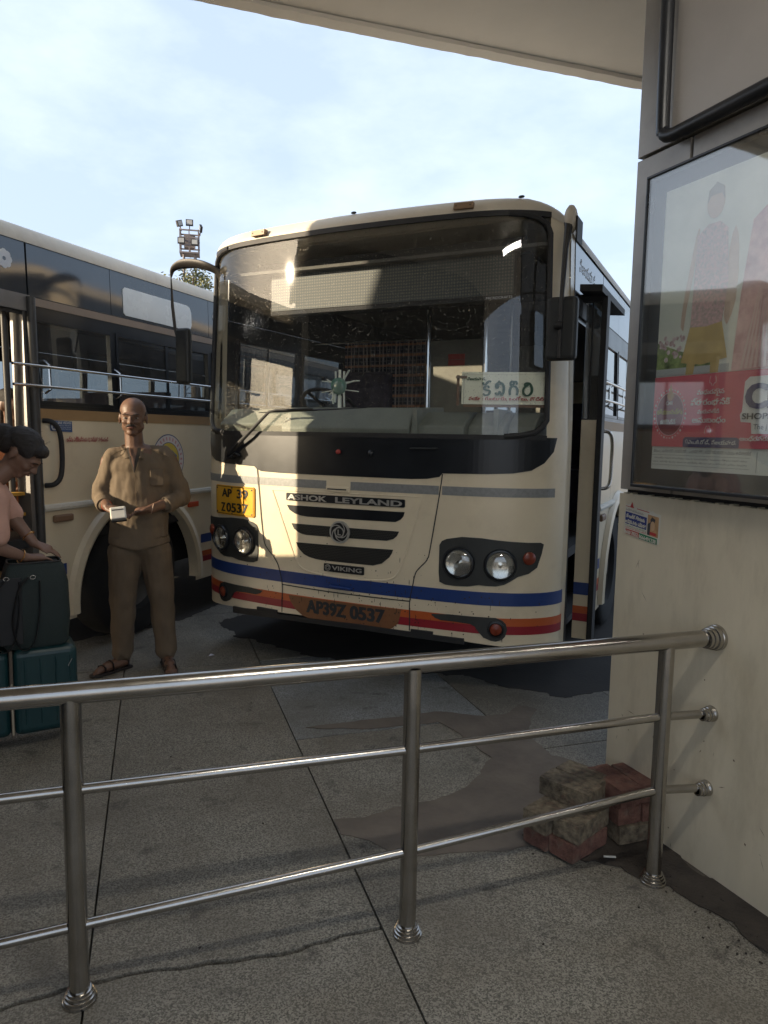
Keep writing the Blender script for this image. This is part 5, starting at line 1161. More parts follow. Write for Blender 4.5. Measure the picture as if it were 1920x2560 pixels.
# ---------------------------------------------------------------- people
m_skin = M('skin', (.14, .075, .048), .5, var=.10, scale=14, bump=.05, bscale=80)
m_skin2 = M('skin_light', (.19, .105, .07), .5, var=.10, scale=14)
m_khaki = M('khaki_shirt', (.135, .098, .062), .8, var=.14, scale=7, bump=.55, bscale=14, stretch=(1, 1, .6))
m_khaki2 = M('khaki_trousers', (.125, .090, .057), .85, var=.14, scale=7, bump=.8, bscale=10, stretch=(1, 1, .4))
m_hair = M('black_hair', (.020, .015, .013), .55, var=.5, scale=40, stretch=(1, 1, 6), bump=.5, bscale=120)
m_leather = M('sandal_leather', (.022, .016, .014), .6, var=.3)
m_eye = M('eye_white', (.22, .19, .17), .7, spec=.2); m_iris = M('iris', (.015, .01, .008), .6)
m_lip = M('lip', (.16, .065, .05), .5)
def hand(mb, wrist, palm_dir, finger_dir, thumb_dir, curl, s=1.0, up=None):
    """palm, five unequal bent fingers; directions are unit vectors"""
    w = Vector(wrist); f = Vector(finger_dir).normalized(); n = Vector(palm_dir).normalized(); side = f.cross(n).normalized()
    if side.dot(Vector(thumb_dir)) < 0: side = -side
    pc_ = w + f * .045 * s
    capsule(mb, w, w + f * .075 * s, .022 * s, .026 * s); 
    for k in range(3): capsule(mb, w + f * .02 * s + side * (k - 1) * .018 * s, w + f * .078 * s + side * (k - 1) * .024 * s, .016 * s, .0135 * s)
    for k, L_ in enumerate((.070, .078, .072, .056)):
        b0 = w + f * .082 * s + side * (.030 - .020 * k) * s; a1 = curl; d1 = (f * math.cos(a1 * .5) + n * math.sin(a1 * .5)).normalized(); p1 = b0 + d1 * L_ * .42 * s
        d2 = (f * math.cos(a1 * 1.3) + n * math.sin(a1 * 1.3)).normalized(); p2 = p1 + d2 * L_ * .32 * s
        d3 = (f * math.cos(a1 * 1.9) + n * math.sin(a1 * 1.9)).normalized(); p3 = p2 + d3 * L_ * .22 * s
        capsule(mb, b0, p1, .0092 * s, .0085 * s, 8); capsule(mb, p1, p2, .0085 * s, .0078 * s, 8); capsule(mb, p2, p3, .0078 * s, .0066 * s, 8)
    t0 = w + f * .025 * s + side * .026 * s; t1 = t0 + (side * .6 + f * .8 + n * .25).normalized() * .034 * s; t2 = t1 + (f * .9 + n * .45 + side * .1).normalized() * .028 * s
    capsule(mb, t0, t1, .012 * s, .0105 * s, 8); capsule(mb, t1, t2, .0105 * s, .008 * s, 8)
def head_shape(mb, c, s=1.0, rot=None, neck=None, jaw=1.0):
    """skull, jaw, brow, nose, lips, ears; faces -Y before rot"""
    rot = rot or Matrix.Identity(3); c = Vector(c)
    P = lambda x, y, z: c + rot @ (Vector((x, y, z)) * s)
    r4 = rot
    def E_(x, y, z, a, b, d, seg=18): mb.ell(P(x, y, z), (a * s, b * s, d * s), seg, r4)
    E_(0, .012, .038, .076, .095, .080, 24); E_(0, -.018, .0, .068, .075, .075); E_(0, -.030, -.048, .054 * jaw, .058, .052); E_(0, -.058, -.088, .030 * jaw, .030, .024)
    E_(0, -.006, -.055, .060 * jaw, .060, .050)
    E_(0, -.084, .018, .050, .016, .012); E_(-.032, -.066, -.025, .026, .024, .020); E_(.032, -.066, -.025, .026, .024, .020)
    capsule(mb, P(0, -.092, .006), P(0, -.112, -.028), .0085 * s, .012 * s, 10); E_(-.011, -.100, -.031, .009, .010, .008, 10); E_(.011, -.100, -.031, .009, .010, .008, 10)
    E_(0, -.090, -.052, .024, .012, .006, 12); E_(0, -.088, -.064, .021, .012, .007, 12)
    for k in (-1, 1):
        E_(k * .078, .012, -.010, .008, .020, .032, 12); E_(k * .080, .006, -.034, .006, .010, .012, 8)
    return P
def face_parts(root, body, P, s, rot, moustache=False, brows=True, eyes=True):
    for k in (-1, 1):
        if not eyes: obj('eyelid', MB().ell(P(k * .031, -.0825, -.002), (.0145 * s, .009 * s, .0065 * s), 12, rot), m_skin2, root, smooth=True); continue
        e = obj('eye', MB().ell(P(k * .031, -.0795, -.002), (.0135 * s, .010 * s, .0065 * s), 12, rot), m_eye, root, smooth=True)
        obj('iris', MB().ell(P(k * .031, -.0885, -.002), (.0055 * s, .003 * s, .0052 * s), 10, rot), m_iris, e, smooth=True)
    bw = MB()
    for k in (-1, 1): bw.tube([P(k * .014, -.0985, .018), P(k * .032, -.0965, .024), P(k * .052, -.082, .017)], [.004 * s, .0048 * s, .002 * s], 6, sy=.6)
    obj('eyebrows', bw, m_hair, root)
    obj('lips', MB().ell(P(0, -.0975, -.058), (.020 * s, .0065 * s, .0065 * s), 12, rot), m_lip, root, smooth=True)
    if moustache:
        q = MB(); q.tube([P(-.030, -.088, -.056), P(-.015, -.101, -.044), P(0, -.1045, -.0425), P(.015, -.101, -.044), P(.030, -.088, -.056)], [.0025 * s, .0065 * s, .0075 * s, .0065 * s, .0025 * s], 8)
        obj('moustache', q, m_hair, root, smooth=True)

# -- man in khaki, standing, facing the camera
man = thing('person', 'bald man in khaki shirt and trousers standing, holding a white ticket machine', 'person', (-1.57, 4.68, .0), R(18.4))
bd_ = MB()
hr_ = Matrix.Rotation(R(-7), 3, 'Z') @ Matrix.Rotation(R(4), 3, 'X')
HC = Vector((-.078, -.03, 1.688))
Pm = head_shape(bd_, HC, 1.06, hr_, jaw=1.12)
capsule(bd_, (-.07, .01, 1.46), (-.078, -.005, 1.62), .062, .056)
bd_.ell((-.04, .0, 1.40), (.15, .085, .12)); bd_.ell((-.05, .0, 1.15), (.14, .09, .22)); bd_.ell((-.05, .0, .95), (.14, .09, .14))
capsule(bd_, (-.235, .0, 1.40), (-.275, .02, 1.17), .048, .042); capsule(bd_, (-.275, .02, 1.165), (-.238, -.20, 1.125), .040, .028)
capsule(bd_, (.150, .0, 1.41), (.225, .03, 1.165), .048, .044); capsule(bd_, (.225, .03, 1.160), (.015, -.21, 1.105), .044, .028)
hand(bd_, (-.240, -.195, 1.122), (.55, -.1, -.8), (.75, -.60, -.25), (.2, -.5, .8), .75, 1.02)
hand(bd_, (.020, -.208, 1.106), (-.3, -.3, -.6), (-.92, -.32, -.12), (-.3, .1, .9), .85, 1.02)
capsule(bd_, (-.15, .0, .86), (-.165, .0, .48), .075, .055); capsule(bd_, (-.165, 0, .48), (-.175, .03, .10), .05, .04)
capsule(bd_, (.04, .0, .86), (.082, .0, .48), .075, .055); capsule(bd_, (.082, 0, .48), (.108, .02, .08), .05, .04)
# feet in sandals
capsule(bd_, (-.165, .04, .055), (-.275, -.045, .045), .038, .034); capsule(bd_, (-.275, -.045, .042), (-.325, -.085, .032), .032, .022)
capsule(bd_, (.110, .03, .055), (.125, -.12, .045), .038, .036); capsule(bd_, (.125, -.12, .04), (.13, -.175, .030), .036, .024)
for k in range(5):
    a = Vector((-.318, -.075, .026)) + Vector((-.35, .45, 0)) * (.016 * (k - 2)); capsule(bd_, a, a + Vector((-.035, -.03, -.004)) * (1.1 - .1 * k), .0085, .0075, 8)
    a = Vector((.13 + .016 * (k - 2), -.175, .026)); capsule(bd_, a, a + Vector((.002, -.04 + .005 * abs(k - 2), -.004)), .0085, .0075, 8)
body_ = remesh(bd_, 'body', .0062, 5, m_skin, man)
face_parts(man, body_, Pm, 1.06, hr_, True)
stb = MB()   # stubble hair at the sides
for k in (-1, 1): stb.ell(Pm(k * .068, .030, .015), (.014, .045, .032), 12, hr_)
stb.ell(Pm(0, .085, .0), (.060, .022, .045), 14, hr_); obj('hair', stb, M('short_hair', (.055, .04, .032), .8, var=.4, scale=80), man, smooth=True)
def wrinkle(me, amp, f, seed=0., zdir=.35):
    nrm_ = [v.normal.copy() for v in me.vertices]
    for v, nv in zip(me.vertices, nrm_):
        p = v.co; n = mnoise.noise(Vector((p.x * f + seed, p.y * f, p.z * f * zdir))) + .5 * mnoise.noise(Vector((p.x * f * 2.3, p.y * f * 2.3 + seed, p.z * f * .9)))
        v.co = p + nv * n * amp
sh = MB()
sh.ell((-.05, .0, 1.36), (.198, .112, .13), 24); sh.ell((-.045, -.002, 1.27), (.196, .116, .19), 24); sh.ell((-.05, -.006, 1.20), (.190, .120, .22), 24); sh.ell((-.05, -.012, 1.05), (.185, .130, .20), 24)
capsule(sh, (-.195, .005, 1.435), (.105, .005, 1.447), .062, .062, 16)
for k in range(9):   # skirt of the untucked shirt: tapered rings down to the hem
    z = 1.06 - .025 * k; sh.lathe([(.001, -.02), (1, -.02), (1, .02), (.001, .02)], 28, Matrix.Translation((-.055, -.005, z)) @ Matrix.Diagonal((.178 + .0018 * k, .122 + .001 * k, 1, 1)))
capsule(sh, (-.212, .003, 1.412), (-.262, .015, 1.235), .066, .064, 16); capsule(sh, (-.268, .015, 1.235), (-.285, .015, 1.165), .066, .058, 16); capsule(sh, (-.280, .010, 1.165), (-.262, -.09, 1.135), .054, .050, 14)
capsule(sh, (.125, .003, 1.420), (.192, .02, 1.24), .068, .067, 16); capsule(sh, (.198, .02, 1.24), (.222, .02, 1.160), .070, .060, 16); capsule(sh, (.218, .015, 1.158), (.125, -.095, 1.128), .060, .055, 14)
shm = remesh(sh, 'shirt', .0085, 9); wrinkle(shm, .0065, 17, 1.3, .6)
for v in shm.vertices:
    if v.co.z < .90: v.co.z += .035 * max(0, 1 - abs(v.co.x + .055) / .17) * -1 + .02
shm.materials.clear(); obj('shirt', shm, m_khaki, man)
col_ = MB()
nb = Vector((-.075, -.012, 1.505))
for k in (-1, 1):
    cp = [nb + Vector((k * .078 * math.sin(t), .062 * math.cos(t) * 1.0, .012 - .040 * (1 - math.cos(t)) * .5)) for t in [PI * i / 10 for i in range(9)]]
    L = [[p, p + Vector((k * .014 * math.sin(PI * i / 10) + k * .006, -.010, -.040 - .010 * (i / 8) ** 2))] for i, p in enumerate(cp)]
    tip = L[-1]
    for a, c in zip(L, L[1:]): col_.add(a + c, [(0, 1, 3, 2)])
    e0 = L[-1][0]; e1 = L[-1][1]; col_.add([e0, e1, nb + Vector((k * .055, -.118, -.085)), nb + Vector((k * .012, -.105, -.070))], [(0, 1, 2, 3)])
cme = mesh_from(col_, 'collar', True); co_ = obj('collar', cme, m_khaki, man, smooth=True); so = co_.modifiers.new('s', 'SOLIDIFY'); so.thickness = .005
# open neck: skin shows in the V, dark undershirt edge
VR = [(-.012, -.078, .043), (-.035, -.092, .040), (-.06, -.106, .034), (-.10, -.121, .024), (-.14, -.130, .012), (-.172, -.136, .001)]
vn = MB(); L = [[nb + Vector((x * w, y + .006 * (abs(x) > .5), z)) for x in (-1, -.5, 0, .5, 1)] for z, y, w in VR]
for a, c in zip(L, L[1:]): vn.add(a + c, [(k, k + 1, k + 6, k + 5) for k in range(4)])
obj('open_neck', vn, m_skin, man, smooth=True)
lin = MB()
for sg, w2 in ((-1, .010), (1, .020)):
    L = [[nb + Vector((sg * w, y - .004, z)), nb + Vector((sg * max(0, w - w2), y - .007, z))] for z, y, w in VR]
    for a, c in zip(L, L[1:]): lin.add(a + c, [(0, 1, 3, 2)])
obj('collar_facing', lin, M('facing_dark', (.045, .038, .03), .9), man)
for c_, d_, r_ in ((Vector((-.266, -.075, 1.138)), Vector((.02, -.11, -.03)), .053), (Vector((.138, -.082, 1.130)), Vector((-.093, -.105, -.03)), .058)):
    q = d_.to_track_quat('Z', 'Y').to_matrix().to_4x4(); q.translation = c_
    obj('rolled_cuff', MB().lathe([(r_ * .8, -.012), (r_, -.008), (r_ * 1.03, .008), (r_ * 1.02, .022), (r_ * .96, .030), (r_ * .97, .036), (r_ * .90, .046), (r_ * .75, .047)], 22, q), m_khaki, man, smooth=True)
yk = MB()
for k in (-1, 1): yk.tube([(-.05 + k * .075, -.066, 1.483), (-.05 + k * .13, -.070, 1.462), (-.045 + k * .175, -.062, 1.435)], .0022, 5)
obj('shoulder_seam', yk, M('khaki_seam', (.09, .062, .036), .9), man)
plk = MB(); plk.tube([(-.072, -.132, 1.33), (-.068, -.134, 1.2), (-.064, -.141, 1.1)], .004, 6, sy=.4); obj('placket', plk, M('khaki_seam', (.12, .085, .05), .9), man)
btn = MB(); [btn.ell((-.061 , -.139, z), (.005, .002, .005), 8) for z in (1.30, 1.21)]; obj('buttons', btn, m_khaki2, man)
obj('pocket', MB().box(.02, .105, -.128, -.120, 1.25, 1.36), m_khaki, man, bevel=.004)
tr_ = MB()
tr_.ell((-.055, .0, .86), (.170, .110, .10), 20)
capsule(tr_, (-.150, .0, .80), (-.163, .0, .50), .108, .086, 16); capsule(tr_, (-.163, 0, .50), (-.176, .03, .165), .086, .068, 16); capsule(tr_, (-.176, .03, .165), (-.177, .03, .12), .068, .069, 14)
capsule(tr_, (.045, .0, .80), (.080, .0, .50), .108, .086, 16); capsule(tr_, (.080, 0, .50), (.105, .02, .155), .086, .070, 16); capsule(tr_, (.105, .02, .155), (.106, .02, .11), .070, .071, 14)
trm = remesh(tr_, 'trousers', .0085, 4); wrinkle(trm, .009, 14, 5.1, .6)
for v in trm.vertices:
    if v.co.z < .3: v.co.z += .006 * math.sin(v.co.x * 90 + v.co.z * 60)
trm.materials.clear(); obj('trousers', trm, m_khaki2, man)
for nm, c, d in (('sandal', Vector((-.245, -.025, 0)), Vector((-.115, -.09, 0))), ('sandal', Vector((.122, -.075, 0)), Vector((.018, -.145, 0)))):
    dn = d.normalized(); sd = Vector((-dn.y, dn.x, 0)); q = MB(); outl = [(-1, .03), (-.9, .038), (-.3, .034), (.3, .042), (.8, .040), (1.05, .022), (1.1, 0)]
    P = [c + d * a + sd * w for a, w in outl] + [c + d * a - sd * w for a, w in outl[::-1][1:]]
    q.poly([(p.x, p.y, .0015) for p in P], (0, 0, .018)); so_ = obj(nm, q, m_leather, man, bevel=.004)
    st = MB()
    for a, h_ in ((.05, .080), (.45, .062), (-.75, .075)):
        st.tube([c + d * a + sd * .041 + Vector((0, 0, .018)), c + d * a + sd * .030 + Vector((0, 0, h_ * .85)), c + d * a + Vector((0, 0, h_)), c + d * a - sd * .030 + Vector((0, 0, h_ * .85)), c + d * a - sd * .041 + Vector((0, 0, .018))], .013, 8, sy=.35)
    obj('strap', st, m_leather, so_, smooth=True)
obj('wrist_thread', MB().tube([Vector((-.242, -.165, 1.128)) + Vector((.030 * math.cos(t), .006 * math.sin(t), .030 * math.sin(t))) for t in [2 * PI * i / 16 for i in range(17)]], .0035, 6, caps=False), M('red_thread', (.45, .06, .02), .7), man)
obj('wrist_thread', MB().tube([Vector((.030, -.200, 1.108)) + Vector((.008 * math.sin(t), .012 * math.cos(t), .031 * math.sin(t))) + Vector((0, .020 * math.cos(t), 0)) for t in [2 * PI * i / 16 for i in range(17)]], .003, 6, caps=False), M('pale_thread', (.5, .35, .25), .7), man)
tm = thing('ticket_machine', 'small white ticket machine held in the hands of the man in khaki', 'ticket machine', man.matrix_basis @ Vector((-.170, -.300, 1.092)), R(18.4))
tm.rotation_euler = (R(-14), R(-6), R(18.4))
obj('case', MB().box(-.046, .046, -.022, .022, -.036, .040), M('machine_white', (.66, .64, .58), .45, var=.04), tm, bevel=.008, seg=3)
obj('base', MB().box(-.044, .044, -.020, .030, -.050, -.0365), m_rub, tm, bevel=.004)
obj('paper_slot', MB().box(-.034, .034, -.0232, -.0222, .018, .024), m_joint, tm); obj('keypad', MB().box(-.03, .03, -.016, .016, .0402, .043), m_rub, tm, bevel=.001)

# -- woman bending over her bag at the left edge
WZ = R(28)
wom = thing('person', 'woman in pale pink bending over a dark bag at the left edge', 'person', (-1.83, 3.56, 0), WZ)
wb = MB(); s_ = .94
Rw = Matrix.Rotation(R(68), 3, 'Z') @ Matrix.Rotation(R(46), 3, 'X')
WH = Vector((.012, .0, 1.478))
Pw = head_shape(wb, WH, .98, Rw, jaw=.95)
capsule(wb, (-.035, .02, 1.42), (-.16, .02, 1.31), .050, .056)
wb.ell((-.22, .02, 1.24), (.12, .15, .13)); wb.ell((-.30, .02, 1.05), (.11, .13, .2)); wb.ell((-.37, .02, .86), (.12, .15, .14))
# far arm (beyond) and near arm, both reaching into the bag
capsule(wb, (-.12, -.12, 1.25), (-.115, -.15, 1.03), .045, .038); capsule(wb, (-.115, -.15, 1.03), (.010, -.10, .965), .036, .024)
capsule(wb, (-.13, .14, 1.27), (-.025, .10, 1.12), .045, .038); capsule(wb, (-.025, .10, 1.12), (.055, .05, 1.01), .036, .024)
hand(wb, (.010, -.10, .965), (.3, 0, -.95), (.95, .25, -.12), (.2, .9, .3), .35, .92)
hand(wb, (.055, .05, 1.01), (.3, 0, -.95), (.85, -.15, -.40), (0, -.9, .3), .4, .92)
for y in (-.08, .10): capsule(wb, (-.36, y, .85), (-.34, y, .45), .08, .055); capsule(wb, (-.34, y, .45), (-.38, y, .07), .05, .035); capsule(wb, (-.38, y, .05), (-.25, y * 1.1, .03), .035, .025)
remesh(wb, 'body', .0068, 5, m_skin2, wom)
face_parts(wom, None, Pw, .98, Rw, eyes=False)
hb = MB(); hb.ell(Pw(0, .022, .050), (.081, .100, .078), 22, Rw); hb.ell(Pw(0, .075, .01), (.070, .050, .075), 18, Rw); hb.ell(Pw(0, .125, -.01), (.045, .04, .045), 14, Rw)
hb.ell(Pw(0, -.055, .074), (.062, .042, .034), 14, Rw); hb.ell(Pw(0, .135, .005), (.05, .05, .055), 14, Rw)
for k in (-1, 1): hb.ell(Pw(k * .066, -.015, .045), (.020, .050, .040), 12, Rw)
hm = remesh(hb, 'hair', .007, 3); 
_hn = [v.normal.copy() for v in hm.vertices]
for v, nv in zip(hm.vertices, _hn): v.co += nv * .0038 * mnoise.noise(Vector((v.co.x * 22, v.co.y * 110, v.co.z * 70)))
hm.materials.clear(); obj('hair', hm, m_hair, wom)
st = MB()
random.seed(4)
for i in range(30):
    a = Pw(random.uniform(-.06, .06), random.uniform(-.06, .1), .10 + random.uniform(-.02, .02)); d = Rw @ Vector((random.uniform(-.4, .4), random.uniform(-.6, .6), .5)); st.tube([a, a + d * .02, a + d * .03 + Vector((.012, 0, .004))], .0005, 4)
obj('loose_hairs', st, m_hair, wom, kind='stuff')
m_pink = M('pink_cotton', (.50, .29, .22), .85, var=.14, scale=8, bump=1.0, bscale=14)
kt = MB(); kt.ell((-.20, .02, 1.255), (.150, .185, .135), 22); kt.ell((-.29, .02, 1.07), (.145, .165, .22), 20); kt.ell((-.36, .02, .87), (.16, .19, .19), 20)
capsule(kt, (-.11, -.13, 1.27), (-.108, -.155, 1.09), .066, .056, 16); capsule(kt, (-.125, .14, 1.285), (-.05, .12, 1.165), .066, .060, 16)
for k in range(14): kt.lathe([(.001, -.03), (1, -.03), (1, .03), (.001, .03)], 24, Matrix.Translation((-.355, .02, .82 - .035 * k)) @ Matrix.Diagonal((.165 + .006 * k, .19 + .004 * k, 1, 1)))
km = remesh(kt, 'tunic', .010, 4); wrinkle(km, .008, 12, 2.2, .4); km.materials.clear(); obj('tunic', km, m_pink, wom)
sc_ = MB(); L = []
for i in range(16):
    t = i / 15; x = -.05 - .16 * t + .03 * math.sin(t * 6); z = 1.36 - .36 * t
    L.append([(x - .06 + .012 * math.sin(j * 1.7 + i * .5), -.20 + .045 * j + .012 * math.sin(j * 2.6), z + .018 * math.sin(j * 1.9 + i)) for j in range(9)])
for a, c in zip(L, L[1:]):
    for j in range(8): sc_.add([a[j], a[j + 1], c[j + 1], c[j]], [(0, 1, 2, 3)])
obj('scarf', sc_, M('pale_scarf', (.58, .42, .36), .85, var=.1), wom, smooth=True)
m_gold = M('gold', (.75, .42, .14), .25, metal=1)
for c_, dr in ((Vector((-.012, -.112, .975)), Vector((.9, .35, -.45))), (Vector((.028, .072, 1.05)), Vector((.6, -.35, -.75)))):
    q = dr.to_track_quat('Z', 'Y').to_matrix()
    obj('bangle', MB().tube([c_ + q @ Vector((.033 * math.cos(t), .033 * math.sin(t), 0)) for t in [2 * PI * i / 22 for i in range(23)]], .0026, 6, caps=False), m_gold, wom, smooth=True)
obj('trousers', MB().tube([(-.36, -.08, .6), (-.345, -.08, .42), (-.38, -.08, .10)], [.09, .075, .05], 12).tube([(-.36, .10, .6), (-.345, .10, .42), (-.38, .10, .10)], [.09, .075, .05], 12), m_pink, wom, smooth=True)
obj('sandal', MB().box(-.42, -.20, -.13, -.05, .001, .02), m_leather, wom, bevel=.006); obj('sandal', MB().box(-.42, -.20, .06, .14, .001, .02), m_leather, wom, bevel=.006)
# suitcase
m_teal = M('teal_shell', (.006, .033, .036), .35, var=.12, scale=3, stretch=(14, 14, .5), dirt=.15, dcol=(.05, .07, .07), bump=.03, bscale=10)
st_ = thing('suitcase', 'teal hard shell suitcase on wheels standing under the dark bag', 'suitcase', (-1.80, 3.50, 0), WZ + R(3))
obj('shell', MB().box(-.075, .222, -.125, .11, .085, .520), m_teal, st_, bevel=.035, seg=4, label='front half of the teal shell')
obj('shell', MB().box(-.255, -.085, -.123, .108, .085, .520), m_teal, st_, bevel=.035, seg=4)
rb = MB(); 
for x in (-.02, .05, .12, .185): rb.tube([(x, -.124, .14), (x, -.1265, .16), (x, -.1265, .45), (x, -.124, .47)], .004, 6)
obj('shell_ribs', rb, m_teal, st_)
obj('zip', MB().box(-.088, -.072, -.129, .115, .082, .524), M('zip_brown', (.10, .075, .055), .7), st_, bevel=.006)
obj('zip_tape', MB().box(-.0845, -.0765, -.1305, -.1292, .10, .36), M('zip_beige', (.33, .28, .20), .7), st_)
obj('badge', MB().beam((.175, -.1275, .415), (.195, -.1275, .450), .006, .003), m_chrome, st_)
obj('handle', MB().tube([(-.06, 0, .52), (-.05, 0, .535), (.06, 0, .535), (.07, 0, .52)], .009, 8), m_rub, st_)
for x, y in ((.175, -.085), (.175, .075), (-.21, -.085), (-.21, .075), (.02, -.09)):
    if x == .02: continue
    w_ = obj('wheel', MB().lathe([(.001, -.011), (.022, -.011), (.026, -.007), (.026, .007), (.022, .011), (.001, .011)], 16, Matrix.Translation((x + .012, y, .027)) @ Matrix.Rotation(R(90), 4, 'Y') @ Matrix.Rotation(.6, 4, 'Y')), m_rub, st_, smooth=True)
    obj('wheel_fork', MB().poly([(x - .02, y - .018, .09), (x + .03, y - .018, .09), (x + .025, y - .016, .030), (x + .005, y - .016, .028)], (0, .036, 0)), M('fork_grey', (.12, .12, .12), .5), st_, bevel=.003)
# bag
bg_ = thing('bag', 'black and dark green carry bag with long handles standing on the suitcase', 'bag', (-1.80, 3.50, .522), WZ + R(3))
mb = MB(); L = []
for z, x0_, x1_, y0_, y1_ in ((0, -.10, .175, -.105, .10), (.02, -.115, .19, -.115, .105), (.15, -.118, .200, -.12, .11), (.32, -.105, .195, -.115, .105), (.40, -.085, .178, -.09, .09), (.418, -.075, .165, -.07, .08)):
    ring_ = [];
    for t in range(24):
        a = 2 * PI * t / 24; cx, cy = (x0_ + x1_) / 2, (y0_ + y1_) / 2; c_, s__ = math.cos(a), math.sin(a); e = .28
        ring_.append((cx + (x1_ - x0_) / 2 * math.copysign(abs(c_) ** e, c_) + .003 * mnoise.noise((a * 2, z * 9, 0)), cy + (y1_ - y0_) / 2 * math.copysign(abs(s__) ** e, s__) + .004 * mnoise.noise((a * 2, z * 9, 4)), z))
    L.append(ring_)
for a, c in zip(L, L[1:]):
    for t in range(24): mb.add([a[t], a[(t + 1) % 24], c[(t + 1) % 24], c[t]], [(0, 1, 2, 3)])
mb.add(L[0], [tuple(range(24))])
obj('bag_body', mb, M('bag_green', (.013, .022, .020), .75, var=.25, scale=5, bump=.2, bscale=150), bg_, smooth=True)
obj('bag_panel', MB().box(-.122, -.02, -.124, -.117, .03, .36), M('bag_black', (.010, .010, .011), .6), bg_, bevel=.003)
obj('rim_binding', MB().tube([(p[0], p[1], .420) for p in L[-1] + L[-1][:1]], .005, 6, caps=False), m_rub, bg_, smooth=True)
obj('phone', MB().box(.06, .15, -.035, -.022, .405, .425), m_rub, bg_, bevel=.003)
for y, lx in ((-.125, -.135), (-.128, -.045)):
    obj('strap', MB().tube(smoothcurve([(lx + .055, y, .36), (lx + .01, y - .012, .30), (lx - .02, y - .014, .15), (lx + .0, y - .012, .03), (lx + .035, y - .01, .00), (lx + .075, y - .012, .05), (lx + .10, y - .010, .2), (lx + .105, y, .34)], 5), .010, 8, sy=.35), m_rub, bg_, smooth=True)
for x in (-.085, .03): obj('buckle', MB().tube([(x + .012 * math.cos(t), -.132, .36 + .009 * math.sin(t)) for t in [2 * PI * i / 12 for i in range(13)]], .0022, 5, caps=False), m_chrome, bg_)
# -- passenger seen in the doorway of the other bus
pas = thing('person', 'dark haired passenger in orange half seen in the doorway of the left bus', 'person', bus2.matrix_basis @ Vector((.83, 1.30, .905)) if False else (0, 0, 0))
_m = Matrix.Translation((-3.932, 3.612, 0)) @ Matrix.Rotation(-BL, 4, 'Z')
pas.location = _m @ Vector((.80, 1.72, .46)); pas.rotation_euler = (0, 0, R(30))
pb_ = MB(); P3 = head_shape(pb_, (0, 0, 1.30), .95, Matrix.Rotation(R(35), 3, 'Z')); capsule(pb_, (0, .01, 1.08), (0, .0, 1.22), .05, .05); pb_.ell((0, .02, .95), (.15, .10, .16)); pb_.ell((0, .02, .7), (.14, .11, .2))
capsule(pb_, (-.17, .02, 1.02), (-.20, .0, .78), .045, .04); capsule(pb_, (-.20, 0, .78), (-.06, -.18, .80), .038, .026); capsule(pb_, (.17, .02, 1.02), (.22, .0, .78), .045, .04); capsule(pb_, (.22, 0, .78), (.10, -.16, .74), .038, .026)
hand(pb_, (-.06, -.18, .80), (.5, -.2, -.8), (.9, -.3, 0), (0, -.3, .9), .7, .9); hand(pb_, (.10, -.16, .74), (-.5, -.2, -.8), (-.9, -.3, 0), (0, -.3, .9), .7, .9)
for k in (-1, 1): capsule(pb_, (k * .08, .02, .55), (k * .08, .0, .25), .075, .055); capsule(pb_, (k * .08, 0, .25), (k * .08, .02, -.02), .05, .035)
remesh(pb_, 'body', .011, 4, m_skin, pas); face_parts(pas, None, P3, .95, Matrix.Rotation(R(35), 3, 'Z'))
q = MB(); rr3 = Matrix.Rotation(R(35), 3, 'Z'); q.ell(P3(0, .022, .05), (.080, .097, .074), 18, rr3); q.ell(P3(0, .07, -.03), (.07, .05, .11), 16, rr3); obj('hair', q, m_hair, pas, smooth=True)
q = MB(); q.ell((0, .02, .95), (.19, .13, .19), 18); q.ell((0, .02, .70), (.17, .14, .25), 18); q.ell((0, .02, .45), (.19, .16, .25), 18); capsule(q, (-.17, .02, 1.03), (-.20, .01, .84), .07, .06); capsule(q, (.17, .02, 1.03), (.21, .01, .84), .07, .06)
for k in range(10): q.lathe([(.001, -.04), (1, -.04), (1, .04), (.001, .04)], 20, Matrix.Translation((0, .02, .45 - .05 * k)) @ Matrix.Diagonal((.18 + .004 * k, .155, 1, 1)))
qm = remesh(q, 'dress', .013, 4); qm.materials.clear(); obj('dress', qm, M('orange_cloth', (.20, .07, .03), .85, var=.2), pas)
pas.location.z = .46

# ---------------------------------------------------------------- floodlight tower, trees, far building
tw = thing('floodlight_tower', 'steel lattice floodlight tower with lamps on top, behind the left bus', 'floodlight tower', (-11.22, 41.4, 0), R(12))
m_rust = M('rusty_steel', (.16, .14, .14), .7, var=.3, scale=4)
lg = MB()
for x in (-.32, .32):
    for y in (-.32, .32): lg.beam((x * 1.15, y * 1.15, 0), (x, y, 11.6), .07)
obj('legs', lg, m_rust, tw); br_ = MB()
for k in range(12):
    z = k * .95; 
    for (a, c) in (((-1, -1), (1, -1)), ((1, -1), (1, 1)), ((1, 1), (-1, 1)), ((-1, 1), (-1, -1))):
        br_.beam((a[0] * .34, a[1] * .34, z), (c[0] * .34, c[1] * .34, z), .035); br_.beam((a[0] * .34, a[1] * .34, z), (c[0] * .34, c[1] * .34, z + .95), .03)
obj('bracing', br_, m_rust, tw)
cg = MB()
for z in (11.55, 11.95, 12.35, 12.75):
    for (a, c) in (((-1, -1), (1, -1)), ((1, -1), (1, 1)), ((1, 1), (-1, 1)), ((-1, 1), (-1, -1))): cg.beam((a[0] * .50, a[1] * .50, z), (c[0] * .50, c[1] * .50, z), .07)
for x in (-.5, 0, .5):
    for y in (-.5, .5): cg.beam((x, y, 11.5), (x, y, 12.8), .055)
cg.box(-.47, .47, -.47, .47, 11.52, 11.56); cg.box(-.30, .30, -.1, .3, 11.9, 12.6)
obj('platform_cage', cg, m_rust, tw)
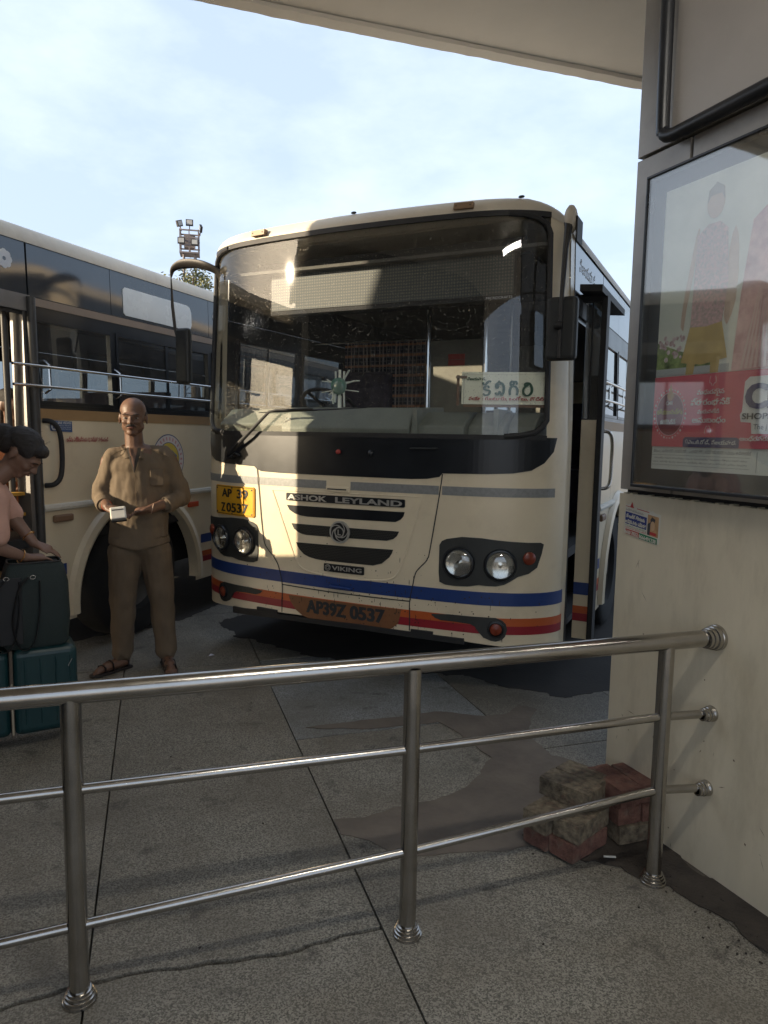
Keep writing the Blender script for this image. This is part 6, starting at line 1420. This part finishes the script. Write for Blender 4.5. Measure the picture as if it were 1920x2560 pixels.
for (x, y, z, rz_, ry) in ((-.52, -.4, 13.1, R(50), R(-20)), (.02, -.3, 13.2, 0, R(0)), (.62, -.1, 12.98, R(-75), R(35)), (-.42, -.54, 12.15, 0, 0), (.3, -.54, 12.1, 0, 0)):
    q = Matrix.Translation((x, y, z)) @ Matrix.Rotation(rz_, 4, 'Z') @ Matrix.Rotation(ry, 4, 'Y')
    fl_ = obj('floodlight', MB().box(-.20, .20, -.06, .06, -.17, .17, q), m_rub, tw, bevel=.01)
    obj('lamp_glass', MB().box(-.15, .15, -.068, -.062, -.11, .13, q), M('lamp_pane', (.35, .35, .33), .25), fl_)
    obj('bracket', MB().beam(q @ Vector((0, 0, -.17)), q @ Vector((0, 0, -.42)), .05), m_rust, fl_)
def tree(label, x, y, h, r, seed, n=2600):
    random.seed(seed); t = thing('tree', label, 'tree', (x, y, 0))
    tk = MB(); tk.tube([(0, 0, 0), (.1, .05, h * .3), (0, .1, h * .55), (.1, 0, h * .8)], [.28, .22, .15, .06], 10)
    for k in range(9):
        a = random.random() * 6.28; z0_ = h * random.uniform(.35, .7); tk.tube([(0, 0, z0_), (math.cos(a) * r * .5, math.sin(a) * r * .5, z0_ + h * .12), (math.cos(a) * r * .85, math.sin(a) * r * .85, z0_ + h * .2)], [.09, .05, .02], 6)
    obj('trunk', tk, M('bark', (.10, .075, .055), .9, var=.3), t, smooth=True)
    cl = [(Vector((random.gauss(0, .45) * r, random.gauss(0, .45) * r, h * .78 + random.gauss(0, .09) * h)), random.uniform(.25, .5) * r) for _ in range(22)]
    mb = MB()
    for i in range(n):
        c_, cr2 = random.choice(cl); d = Vector((random.gauss(0, 1), random.gauss(0, 1), random.gauss(0, .8))).normalized() * cr2 * random.uniform(.5, 1.05); p = c_ + d
        s_ = random.uniform(.05, .11); u = Vector((random.gauss(0, 1), random.gauss(0, 1), random.gauss(0, .5))).normalized(); w = u.cross(Vector((random.gauss(0, 1), random.gauss(0, 1), random.gauss(0, 1)))).normalized()
        mb.add([p - u * s_, p + w * s_ * .45, p + u * s_, p - w * s_ * .45], [(0, 1, 2, 3)])
    me = bpy.data.meshes.new('crown'); me.from_pydata(mb.v, [], mb.f)
    obj('crown', me, M('foliage', (.060, .095, .030), .6, var=.5, scale=1.6, col2=(.13, .13, .05)), t, kind='stuff')
    return t
tree('leafy tree top showing over the roof of the left bus beside the tower', -8.3, 31, 8.9, 1.9, 5, 5200)
tree('tree beyond the right bus, just showing beside the pillar', 13.2, 26.5, 8.6, 1.8, 9, 2600)
tree('tall trees far beyond the buses, left of the tower', -30, 40, 7.6, 3.2, 12, 2600)
